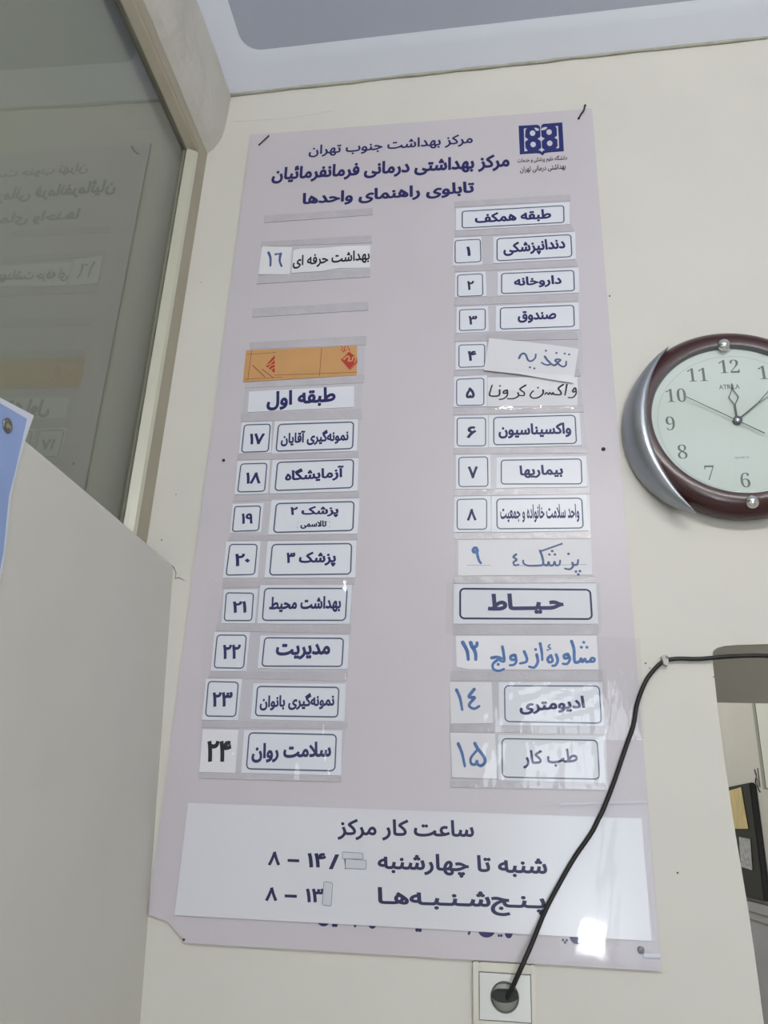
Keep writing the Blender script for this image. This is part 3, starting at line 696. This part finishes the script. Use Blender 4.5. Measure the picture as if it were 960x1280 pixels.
# marriage counselling
o = card('name_card', (569.8,794.9,745.9,794.6,748.6,837.2,586,836.6,570.6,833), 'long white card with handwritten blue Persian words and numeral twelve, right column', M_PAPER, group=NN)
strokes([[(68, 698), (95, 750), (103, 805)], [(118, 700), (132, 730), (155, 718), (158, 700)], [(130, 725), (148, 765), (150, 805)]], 17, YI, M_PEN, o, **K)
strokes([[(250, 795), (285, 790), (312, 800), (285, 810), (258, 835), (262, 865), (295, 877), (328, 865)], [(318, 725), (326, 770), (329, 815), (306, 815)],
 [(395, 777), (372, 785), (374, 805), (400, 803), (400, 778), (406, 815), (392, 838), (365, 842)], [(456, 755), (472, 795), (468, 820), (430, 830)],
 [(535, 775), (542, 820), (520, 855), (487, 850)], [(557, 705), (567, 760), (570, 808)], [(625, 780), (605, 800), (612, 822), (635, 815), (628, 784)],
 [(658, 775), (668, 810), (655, 840), (634, 845)], [(728, 772), (708, 780), (712, 798), (735, 792), (732, 770), (745, 802), (728, 832), (700, 832)],
 [(755, 690), (770, 740), (775, 818), (805, 818), (815, 800), (823, 820), (840, 802), (848, 820), (870, 815), (882, 797), (900, 800), (895, 818), (868, 819)]],
 13, YI, M_PEN, o, dots=[(292, 836), (528, 742), (817, 728), (832, 697), (852, 728)], dr=8, **K)
strokes([[(618, 712), (607, 726), (622, 732)], [(602, 746), (624, 738)]], 7, YI, M_PEN, o, name='small_lettering', **K)
o = card('number_card', (562.2,852.3,614.5,852.8,616.4,903.8,563.8,904.6), 'white paper square with handwritten blue Persian numeral fourteen', M_PAPER, group=NR)
K = dict(org=(555, 845), sc=9.14)
strokes([[(143, 160), (182, 250), (208, 385)], [(345, 152), (288, 225), (300, 245), (350, 248), (297, 310), (292, 348), (345, 374), (402, 345)]], 25, YI, M_PEN, o, **K)
o = card('number_card', (563,916,619,917.3,621.3,973.5,565,971.8), 'white paper square with handwritten blue Persian numeral fifteen, bottom of right column', M_PAPER, group=NR, y=YC - 0.001)
strokes([[(163, 775), (205, 880), (238, 1030)], [(352, 770), (385, 830), (455, 920), (468, 985), (425, 1025), (385, 1008), (376, 972), (358, 1010), (312, 1002), (308, 935), (380, 845)]], 25, YI - 0.001, M_PEN, o, **K)

# clear sleeves over some rows, crumpled
def sleeve(px, seed, amp=0.0012, m=M_SLEEVE, y=YC - 0.0012):
    return crinkle('clear_sleeve', quads(px), y, m, board, amp, seed=seed)
sleeve((563,838,757,838,759,918,562,916), 3)
sleeve((563,918,757,919,760,987,563,983), 4)
sleeve((608,415,727,413,729,470,608,463), 6, 0.0012, y=YC - 0.0052)
sleeve((609,488,727,487,728,511,609,512), 7)
sleeve((260,728,443,726,432,850,250,848), 9, 0.0012, M_SLEEVE2)
sleeve((250,852,433,852,425,976,247,972), 10, 0.0014, M_SLEEVE2)
sleeve((558,728,750,728,752,792,557,792), 12, 0.0006)
# loose film spot beside the rows at the right edge
crinkle('clear_film', quads((745,795,800,798,806,925,752,925)), YC, M_SLEEVE, board, 0.002, seed=15)
# line of print mostly hidden under the hours plate
K = dict(org=(560, 1140), sc=4.8)
def bowl(cx, cy, rx, ry):
    P = [(cx + rx * math.cos(a * math.pi / 12), cy + ry * math.sin(a * math.pi / 12)) for a in range(13)]
    flat_mesh('lettering', [on(p, 1, YT) for p in P], [tuple(range(13))], M_INK, board)
bowl(608.3, 1163, 10.5, 9); bowl(722, 1170, 10, 10.5); bowl(404.5, 1150, 8, 8); bowl(636, 1166, 5, 7); bowl(465.5, 1155, 5, 6)
strokes([[(130, 118), (131, 124)]], 9, YT, M_INK, board, name='lettering', dots=[(305, 142), (320, 142), (690, 168), (712, 170), (702, 183), (125, 130)], dr=6, **K)
strokes([[(255, 146), (255, 152)]], 9, YT, M_INK, board, name='lettering', dots=[(565, 170), (580, 171), (148, 146), (160, 146)], dr=7, org=(380, 1120), sc=4.0)

# opening-hours plate
hp = sheet('hours_plate', [(235, 1003.7), (801.7, 1023), (814.9, 1176.4), (218, 1144)], YB, YB - 0.0022, M_HOURS, None, 0.0003)
tag(hp, 'wide white opening-hours plate with three lines of Persian print, bottom of the board', 'sign')
YH = YB - 0.0025
write('ساعت کار مرکز', (422, 1036.5), (592.5, 1039), 27, YH, M_INKD, hp, 0.028)
write('شنبه تا چهارشنبه', (472, 1079.5), (684, 1086), 29, YH, M_INKD, hp, 0.03)
write('پـنـج‌شـنـبـه‌هـا', (472, 1124.5), (682, 1130.5), 32, YH, M_INKD, hp, 0.03)
writebox('۸', 335, 350.6, 1064.3, 1082, YH, M_INKD, hp, bold=0.035)
writebox('۱۴', 384, 407.5, 1066, 1084.5, YH, M_INKD, hp, bold=0.035)
writebox('/', 411, 424, 1068, 1086.5, YH, M_INKD, hp, bold=0.035, rtl=False)
writebox('۳', 429.5, 440, 1069, 1086.5, YH, M_INKD, hp, bold=0.035)
writebox('۸', 331.5, 347, 1109, 1126.5, YH, M_INKD, hp, bold=0.035)
writebox('۱۳', 382, 405, 1110.5, 1128, YH, M_INKD, hp, bold=0.035)
for q in ((359.5, 1073.7, 374, 1074.2, 374, 1077.8, 359.5, 1077.3), (355.8, 1118, 371, 1118.6, 371, 1122.2, 355.8, 1121.6)):
    flat_mesh('lettering', [on(p, 1, YH) for p in quads(q)], [(0, 1, 2, 3)], M_INKD, hp)
for q in ((428, 1064.8, 453.5, 1066.5, 454, 1073.8, 428, 1073.5), (432, 1073.5, 458, 1075.5, 457.5, 1086.5, 431.5, 1085.5), (404.7, 1102, 415.8, 1103.5, 414, 1132.5, 403, 1131.3)):
    tp = sheet('correction_tape', quads(q), YH, YH - 0.0004, M_TAPE, hp)
    outline(quads(q), 0.7, YH - 0.0005, M_TAPEEDGE, tp, 0.08, 'tape_edge')
# clear cover over the lower part of the board
tag(crinkle('clear_cover', quads((700,1003,808,1001,826,1211,700,1206)), YB - 0.0042, M_SLEEVEF, None, 0.0003, seed=21), 'clear glossy plastic film over the lower right corner of the board and hours plate', 'film')
prism('cover_edge', [on(p, 1, YB - 0.0046) for p in [(700, 1004.6), (808.6, 1001.6), (808.7, 1002.6), (700, 1005.6)]], (0, 0.001, 0), M_WHITEB, board)
prism('cover_edge', [on(p, 1, YB - 0.0046) for p in [(804.5, 1192), (825.5, 1192), (825.8, 1196.5), (804.8, 1196.5)]], (0, 0.001, 0), M_WHITEB, board)

# screws in the board
for q, r, lb in (((279.6, 575.5), 0.0028, 'tiny dark screw in the board left of numerals seventeen and eighteen'), ((754.3, 561.5), 0.0034, 'small dark screw near the right edge of the board beside numeral six'), ((801, 1187.5), 0.0046, 'grey screw in the lower right corner of the board below the hours plate'), ((229.8, 1174.5), 0.0016, 'tiny pin at the cut lower left corner of the board')):
    c = on(q, 1, YB)
    s = lathe('screw', c, [(0.0001, YB - 0.0022), (r * 0.7, YB - 0.002), (r, YB - 0.001), (r, YB)], M_SCREW if r < .0045 else M_BEZEL, None, 14)
    tag(s, lb, 'screw', 'screws in the board')
# bent wire hooks at the top corners
def hook(pts, lb, r=0.0017):
    P = spline([on(p, 1, y) for p, y in pts], 5)
    h = tube('wire_hook', P, r, M_WIRE, None, 8); tag(h, lb, 'hook', 'bent wire hooks holding the board')
    for p in (P[0], P[-1]):
        bm = bmesh.new(); bmesh.ops.create_icosphere(bm, subdivisions=2, radius=r * 1.5, matrix=Matrix.Translation(p)); me = bpy.data.meshes.new('hook_end'); bm.to_mesh(me); bm.free(); link('hook_end', me, h, M_WIRE)
hook([((324, 180.8), -0.007), ((329, 176), -0.010), ((335.6, 170), -0.007)], 'short black bent wire at the upper left corner of the board', 0.0012)
hook([((723.5, 147.8), -0.007), ((726.3, 142.5), -0.011), ((729.6, 138), -0.012), ((731.3, 132), -0.004)], 'longer black bent wire at the upper right corner of the board')

# ================================================================ SOCKET, CABLE
so = bpy.data.objects.new('wall_socket', None); COL.objects.link(so)
tag(so, 'white square wall socket with round recess below the board', 'socket')
so.location = on((631, 1246), 1, 0)
def keep(o, par):
    o.parent = par; o.matrix_parent_inverse = Matrix.Translation(-par.location); return o
a = on((591, 1203), 1, -0.010); b = on((669, 1203), 1, -0.010); zt = on((669, 1206.8), 1, -0.010).z
ip = [on(p, 1, -0.012) for p in [(599.4, 1215.6), (662.5, 1219.2), (664.6, 1278), (600.6, 1276)]]
side = (b.x - a.x)
fz0 = zt - side * 1.06
cxm = (ip[0].x + ip[1].x) / 2; hw = (ip[1].x - ip[0].x) / 2; zi1 = (ip[0].z + ip[1].z) / 2
cc = on((631, 1246.5), 1, -0.012)
Rr = abs(on((649, 1247), 1, -0.012).x - on((613, 1246), 1, -0.012).x) / 2
zi0 = 2 * cc.z - zi1
fq = [(a.x, fz0, cxm - hw, zt), (cxm + hw, fz0, b.x, zt), (cxm - hw, zi1, cxm + hw, zt), (cxm - hw, fz0, cxm + hw, zi0)]
for q in fq: keep(box('socket_frame', (q[0], -0.0105, q[1]), (q[2], 0, q[3]), M_SOCKF, None, 0.0012), so)
gx0, gx1, gz0, gz1 = cxm - hw - .0009, cxm + hw + .0009, zi0 - .0009, zi1 + .0009
for q in ((gx0, gz0, gx0 + .001, gz1), (gx1 - .001, gz0, gx1, gz1), (gx0, gz0, gx1, gz0 + .001), (gx0, gz1 - .001, gx1, gz1)):
    keep(box('gap_line', (q[0], -0.0112, q[1]), (q[2], -0.0100, q[3]), M_SLOT, None), so)
# insert with a round hole
V = []; F = []; N_ = 48
for k in range(N_):
    an = 2 * math.pi * k / N_; cs, sn = math.cos(an), math.sin(an)
    V.append((cc.x + Rr * cs, -0.0125, cc.z + Rr * sn))
for k in range(N_):
    an = 2 * math.pi * k / N_; cs, sn = math.cos(an), math.sin(an); s = 1 / max(abs(cs), abs(sn))
    V.append((cxm + hw * cs * s, -0.0125, (zi0 + zi1) / 2 + (zi1 - zi0) / 2 * sn * s))
for k in range(N_):
    x, y, z = V[k]; V.append((x, -0.0085, z))
for k in range(N_):
    x, y, z = V[N_ + k]; V.append((x, -0.0100, z))
for k in range(N_):
    k2 = (k + 1) % N_; F += [(k, k2, N_ + k2, N_ + k), (k, 2 * N_ + k, 2 * N_ + k2, k2), (N_ + k, N_ + k2, 3 * N_ + k2, 3 * N_ + k)]
F.append(tuple(range(2 * N_, 3 * N_)))
keep(mesh('socket_insert', V, F, M_SOCK), so)
keep(lathe('recess_rim', cc, [(Rr, -0.0128), (Rr - 0.0009, -0.0130), (Rr - 0.0018, -0.0122), (Rr - 0.002, -0.0095)], M_SLOT, None, 48), so)
keep(lathe('recess_floor', cc, [(0.0001, -0.0096), (Rr - 0.001, -0.0096), (Rr - 0.001, -0.0088)], M_SOCKD, None, 40), so)
# plug: flat two-pin body
pc = on((631, 1245), 1, -0.030)
pl = prism('plug', [on(p, 1, -0.022) for p in [(613.7, 1243.5), (619.5, 1238), (625, 1237.4), (641, 1238), (648.8, 1244.5), (648.6, 1248), (642, 1252.8), (632, 1254.3), (621, 1252.6), (615, 1247)]], (0, 0.0124, 0), M_PLUG, None, 0.0016)
tag(pl, 'flat black two-pin plug pushed into the wall socket', 'plug')
tube('plug_pin', [(pc.x - .009, -0.0100, pc.z), (pc.x - .009, -0.0085, pc.z)], 0.002, M_CHROME, pl)
tube('plug_pin', [(pc.x + .009, -0.0100, pc.z), (pc.x + .009, -0.0085, pc.z)], 0.002, M_CHROME, pl)
cab = [((634.5, 1248), -0.022), ((637.5, 1241), -0.028), ((642, 1231), -0.031), ((652.5, 1207.5), -0.034), ((664.6, 1180), -0.026), ((682.5, 1136.5), -0.018), ((704, 1096), -0.015), ((720, 1069), -0.014), ((738.7, 1042), -0.013), ((748, 1024), -0.013), ((755, 1009.5), -0.012), ((768, 976), -0.012), ((782.8, 932.5), -0.012), ((791.7, 906.7), -0.011), ((796.6, 879), -0.010), ((806.5, 853), -0.009), ((818.4, 836.2), -0.007), ((830.3, 826.3), -0.0055), ((842, 823.8), -0.0055), ((852, 823.3), -0.006), ((874, 823.6), -0.006), ((906, 821), -0.007), ((937, 819.7), -0.007), ((962, 820), -0.007), ((1010, 822), -0.007), ((1090, 824), -0.007)]
cb = tube('power_cable', spline([on(p, 1, y) for p, y in cab], 6), 0.0031, M_CABLE, None, 12)
tag(cb, 'black power cable running from the plug over the board and off to the right', 'cable')
cp_ = on((831, 826), 1, -0.005)
cl = prism('cable_clip', [Vector((cp_.x - .0045, -0.0095, cp_.z + .007)), Vector((cp_.x + .002, -0.0095, cp_.z + .009)), Vector((cp_.x + .005, -0.0095, cp_.z + .001)), Vector((cp_.x + .003, -0.0095, cp_.z - .008)), Vector((cp_.x - .003, -0.0095, cp_.z - .006))], (0, 0.0093, 0), M_CLIP, None, 0.0008)
tag(cl, 'small grey clip holding the cable bend on the wall', 'clip')
tube('clip_nail', [(cp_.x + .002, -0.0125, cp_.z + .004), (cp_.x + .002, -0.009, cp_.z + .004)], 0.002, M_CHROME, cl)

# ================================================================ CLOCK
YD = -0.034
C = on((921, 527), 1, YD)
RD = C.x - on((817.5, 532), 1, YD).x
ck = bpy.data.objects.new('wall_clock', None); COL.objects.link(ck); ck.location = (C.x, 0, C.z)
tag(ck, 'round wall clock with maroon rim, silver crescent and pale dial right of the board', 'clock')
CK = lambda o: keep(o, ck)
RO = RD * 1.302
C2 = C + Vector((0, 0, 0.0045))
CK(lathe('rim', C2, [(RO - .010, -0.001), (RO - 0.003, -0.008), (RO, -0.020), (RO - 0.0015, -0.030), (RO - 0.008, -0.039), (RO - 0.016, -0.0440), (RD + 0.015, -0.0460), (RD + 0.006, -0.0445)], M_MAROON, None, 120))
CK(lathe('bezel', C2, [(RD + 0.006, -0.0445), (RD + 0.0045, -0.0440), (RD + 0.0035, -0.0385), (RD + 0.003, YD + 0.001)], M_BEZEL, None, 120))
CK(lathe('dial', C, [(0.0001, YD), (RD + 0.009, YD), (RD + 0.009, -0.001)], M_DIAL, None, 96, smooth=False))
CK(lathe('dial_ring', C, [(RD * 0.945, YD - 0.0002), (RD * 0.953, YD - 0.0002)], M_DLINE, None, 96))
gl_ = lathe('clock_glass', C, [(0.0001, -0.0425), (RD * 0.6, -0.0424), (RD, -0.0422)], M_CLOCKGLASS, None, 64)
if sum(p.normal.y for p in gl_.data.polygons) > 0: gl_.data.flip_normals()
CK(gl_)
# silver crescent hugging the left side
A_, B_, Cc = on((837, 431), 1, -0.043), on((782, 552), 1, -0.022), on((872, 641), 1, -0.042)
nseg = 40; V = []; F = []
def circ3(p, q, r):
    ax, az, bx, bz, cx, cz = p.x, p.z, q.x, q.z, r.x, r.z
    d = 2 * (ax * (bz - cz) + bx * (cz - az) + cx * (az - bz))
    ux = ((ax * ax + az * az) * (bz - cz) + (bx * bx + bz * bz) * (cz - az) + (cx * cx + cz * cz) * (az - bz)) / d
    uz = ((ax * ax + az * az) * (cx - bx) + (bx * bx + bz * bz) * (ax - cx) + (cx * cx + cz * cz) * (bx - ax)) / d
    return Vector((ux, 0, uz)), math.hypot(ax - ux, az - uz)
Oc, Ro = circ3(A_, B_, Cc)
Im = on((812.5, 545), 1, -0.050)
Ic, Ri = circ3(A_, Im, Cc)
def arc(c, r, p, q, t):
    a = math.atan2(p.z - c.z, p.x - c.x) % (2 * math.pi); b = math.atan2(q.z - c.z, q.x - c.x) % (2 * math.pi)
    if b < a: b += 2 * math.pi
    an = a + (b - a) * t; return c.x + r * math.cos(an), c.z + r * math.sin(an)
prof = [(0.0, -0.0005), (0.0, -0.018), (0.08, -0.030), (0.22, -0.041), (0.42, -0.048), (0.65, -0.0525), (0.85, -0.0535), (1.0, -0.0510), (1.0, -0.0005)]
for i in range(nseg + 1):
    t = i / nseg; xo, zo = arc(Oc, Ro, A_, Cc, t); xi, zi = arc(Ic, Ri, A_, Cc, t); sc_ = math.sin(math.pi * min(max(t, 0.0), 1.0)) ** 0.6
    for u, y in prof: V.append((xo + (xi - xo) * u, y * sc_ - 0.040 * (1 - sc_), zo + (zi - zo) * u))
k = len(prof)
for i in range(nseg):
    for j in range(k - 1): F.append((i * k + j, i * k + j + 1, (i + 1) * k + j + 1, (i + 1) * k + j))
F += [tuple(range(k)), tuple(range(nseg * k, (nseg + 1) * k))]
CK(mesh('silver_crescent', V, F, M_SILVER, None, True))
for q in ((905.5, 430), (941, 626.5)):
    p = on(q, 1, -0.046)
    bm = bmesh.new(); bmesh.ops.create_uvsphere(bm, u_segments=20, v_segments=12, radius=0.0105, matrix=Matrix.Translation((p.x, -0.043, p.z)) @ Matrix.Diagonal((1, 0.8, 1, 1)))
    me = bpy.data.meshes.new('chrome_stud'); bm.to_mesh(me); bm.free()
    for pl_ in me.polygons: pl_.use_smooth = True
    CK(link('chrome_stud', me, None, M_CHROME))
# numerals: serif digits upright around the dial
DIG = {i: ''.join(chr(0x1D7CE + int(ch)) for ch in str(i)) for i in range(1, 13)}
def wr_world(text, cx, cz, h, y, m, name, bold, rtl=False, wmul=1.0):
    V, F, sz = glyphs(text, bold, rtl); s = h / sz[1]; wd = sz[0] * s * wmul
    return flat_mesh(name, [Vector((cx + (v[0] - .5) * wd, y, cz + (v[1] - .5) * h)) for v in V], F, m, None)
rn = RD * 0.80
for i in range(1, 13):
    an = math.pi / 2 - i * math.pi / 6
    CK(wr_world(DIG[i], C.x + rn * math.cos(an), C.z + rn * math.sin(an), RD * 0.195, YD - 0.0003, M_NUM, 'numeral', -0.012, wmul=0.88))
CK(wr_world('ATRILA', C.x - 0.004, C.z + RD * 0.50, 0.0085, YD - 0.0003, M_NUM, 'maker_lettering', 0.01, wmul=0.8))
CK(wr_world('QUARTZ', C.x, C.z - RD * 0.50, 0.0040, YD - 0.0003, M_NUM, 'maker_lettering', 0.0, wmul=1.1))
def bar(a, b, w0, w1, y, name):
    a = Vector((a[0], y, a[1])); b = Vector((b[0], y, b[1])); t = (b - a).normalized(); nn = Vector((-t.z, 0, t.x))
    return prism(name, [a + nn * w0, b + nn * w1, b - nn * w1, a - nn * w0], (0, 0.0005, 0), M_HAND)
def hand(q, y, name, r1, wdt, wl):
    e = on(q, 1, y); d = Vector((e.x - C.x, 0, e.z - C.z)); L_ = d.length; d.normalize(); nn = Vector((-d.z, 0, d.x))
    P = lambda s, o_=0.0: (C.x + d.x * L_ * s + nn.x * o_, C.z + d.z * L_ * s + nn.z * o_)
    h = bar(P(0), P(r1), wdt, wdt * .8, y, name); CK(h)
    # openwork loop and tip
    m1 = r1 + (1 - r1) * .35
    for a, b in ((P(r1), P(m1, wl)), (P(r1), P(m1, -wl)), (P(m1, wl), P(r1 + (1 - r1) * .75)), (P(m1, -wl), P(r1 + (1 - r1) * .75)), (P(r1 + (1 - r1) * .75), P(1))):
        o2 = bar(a, b, wdt * .5, wdt * .4, y, 'hand_ornament'); o2.parent = h
    return h
hand((914.5, 479), YD - 0.0035, 'hour_hand', 0.42, 0.0016, 0.0075)
hand((990, 468), YD - 0.0050, 'minute_hand', 0.36, 0.0013, 0.0038)
e1 = on((858, 496), 1, YD - 0.006); e2 = on((956, 541.5), 1, YD - 0.006)
CK(bar((e1.x, e1.z), (e2.x, e2.z), 0.0006, 0.0009, YD - 0.0065, 'second_hand'))
CK(lathe('hand_hub', C, [(0.0001, YD - 0.0080), (0.003, YD - 0.0079), (0.0045, YD - 0.0075), (0.0068, YD - 0.007), (0.0068, YD)], M_BEZEL, None, 24))
CK(lathe('hub_cap', C, [(0.0001, YD - 0.0084), (0.002, YD - 0.0083), (0.003, YD - 0.0078)], M_CHROME, None, 18))

# ================================================================ BANNER CORNER ON THE LOW WALL (left edge)
KB = 0.0694   # the low wall leans: x = -0.5257 + KB * (1.9045 - z)
def lean(p, off):
    d = ray(p); x0 = -0.5257 + off
    t = (x0 + KB * (1.9045 - CAMLOC.z) - CAMLOC.x) / (d.x + KB * d.z)
    return CAMLOC + d * t
bp_ = [lean(p, 0.0022) for p in [(-60, 466), (0, 497), (42.5, 519.3), (32.5, 547.5), (22, 586), (14, 620), (7, 690), (-2, 740), (-60, 760)]]
bn = prism('paper_banner', bp_, (-0.0006, 0, 0), M_WHITEB)
tag(bn, 'blue banner corner with white edge and metal eyelet on the low wall at the left', 'banner')
pts = [lean(p, 0.0024) for p in [(-60, 478), (0, 504), (33.5, 523.5), (28.2, 547), (19.5, 586), (11, 620), (4, 690), (-5, 740), (-60, 758)]]
prism('blue_print', pts, (0.0002, 0, 0), M_BLUE, bn)
ec = lean((9, 532), 0.0028)
def ringx(name, c, r0, r1, m, par):
    V = []; F = []; n = 28
    for i in range(n):
        a = 2 * math.pi * i / n
        for r, x in ((r0, 0.0002), (r0, 0.0012), ((r0 + r1) / 2, 0.002), (r1, 0.0012), (r1, 0.0002)): V.append((c.x + x, c.y + r * math.cos(a), c.z + r * math.sin(a)))
    for i in range(n):
        for j in range(4): F.append((i * 5 + j, i * 5 + j + 1, ((i + 1) % n) * 5 + j + 1, ((i + 1) % n) * 5 + j))
    return mesh(name, V, F, m, par, True)
ringx('eyelet', ec, 0.0035, 0.0085, M_EYE, bn)
V = [(ec.x + .0003, ec.y + .0036 * math.cos(2 * math.pi * i / 16), ec.z + .0036 * math.sin(2 * math.pi * i / 16)) for i in range(16)]
mesh('eyelet_hole', V, [tuple(range(16))], M_FRAME2, bn)

# ================================================================ THINGS BEYOND THE OPENING (on the side wall x = SX)
def sx(p, d=0.0): return on(p, 0, SX - d)
nb_tr, nb_br = sx((929.5, 979.5), 0.02), sx((955.3, 1127), 0.02)
ynear = nb_br.y; ztb = nb_tr.z; zbb = nb_br.z
nbd = box('notice_board', (SX - 0.02, ynear, zbb), (SX, ynear + 0.75, ztb), M_NOTICE, None, 0.004)
tag(nbd, 'black notice board with papers on the side wall beyond the opening', 'notice board')
def npap(name, tl, tr, br, bl, d, m, par):
    P = [sx(q, d) for q in (tl, tr, br, bl)]
    return prism(name, P, (0.001, 0, 0), m, par)
o = npap('yellow_paper', (895, 993), (926, 984), (935, 1036), (895, 1036), 0.0225, M_NPAPER, None); tag(o, 'yellowed paper pinned to the top of the black notice board', 'paper')
o = npap('clear_folder', (923.5, 1046), (937.5, 1049), (940.3, 1088), (926, 1083.5), 0.0225, M_FOIL, None); tag(o, 'shiny grey plastic folder on the middle of the black notice board', 'folder')
q0 = sx((939.5, 893), 0.046); q1 = sx((957.5, 986), 0.046)
wp = box('wall_cabinet', (SX - 0.045, 0.5476 + 0.02, q1.z), (SX, q1.y, 2.6), M_WPANEL, None, 0.002)
tag(wp, 'shallow white wall cabinet beyond the opening right of the notice board', 'cabinet')
box('side_shade_strip', (SX - 0.047, q1.y - 0.001, q1.z - 0.0), (SX - 0.001, q1.y + 0.022, 2.6), M_GREYT, wp)  # grey stands in for shade on the cabinet's side face
ws = [sx(q, 0.03) for q in ((943, 962), (945.5, 970), (944.5, 978), (948, 986), (950, 990))]
o = tube('wire_bundle', spline(ws, 5), 0.0022, M_WIRE, None, 6); tag(o, 'dark loose wires hanging on the wall under the white cabinet', 'wire')
for qs in (((947, 960), (948.5, 972), (950, 984)), ((943.5, 966), (947, 976), (948, 988))):
    tube('wire_strand', spline([sx(q, 0.035) for q in qs], 4), 0.0016, M_BEZEL, o, 6)

# ================================================================ LAMP OF THIS ROOM
lm = bpy.data.objects.new('ceiling_lamp', None); COL.objects.link(lm); lm.location = (0.5, -1.7, 2.9)
tag(lm, 'white fluorescent batten lamp hanging under the ceiling behind the viewer', 'lamp')
keep(box('lamp_body', (-0.1, -1.73, 2.69), (1.1, -1.67, 2.715), M_WPANEL, None, 0.004), lm)
keep(tube('lamp_tube', [(-0.06, -1.7, 2.64), (1.06, -1.7, 2.64)], 0.018, M_LAMP, None, 12), lm)
keep(tube('lamp_rod', [(0.1, -1.7, 2.64), (0.1, -1.7, 3.02)], 0.005, M_CHROME, None, 8), lm)
keep(tube('lamp_rod', [(0.9, -1.7, 2.64), (0.9, -1.7, 3.04)], 0.005, M_CHROME, None, 8), lm)
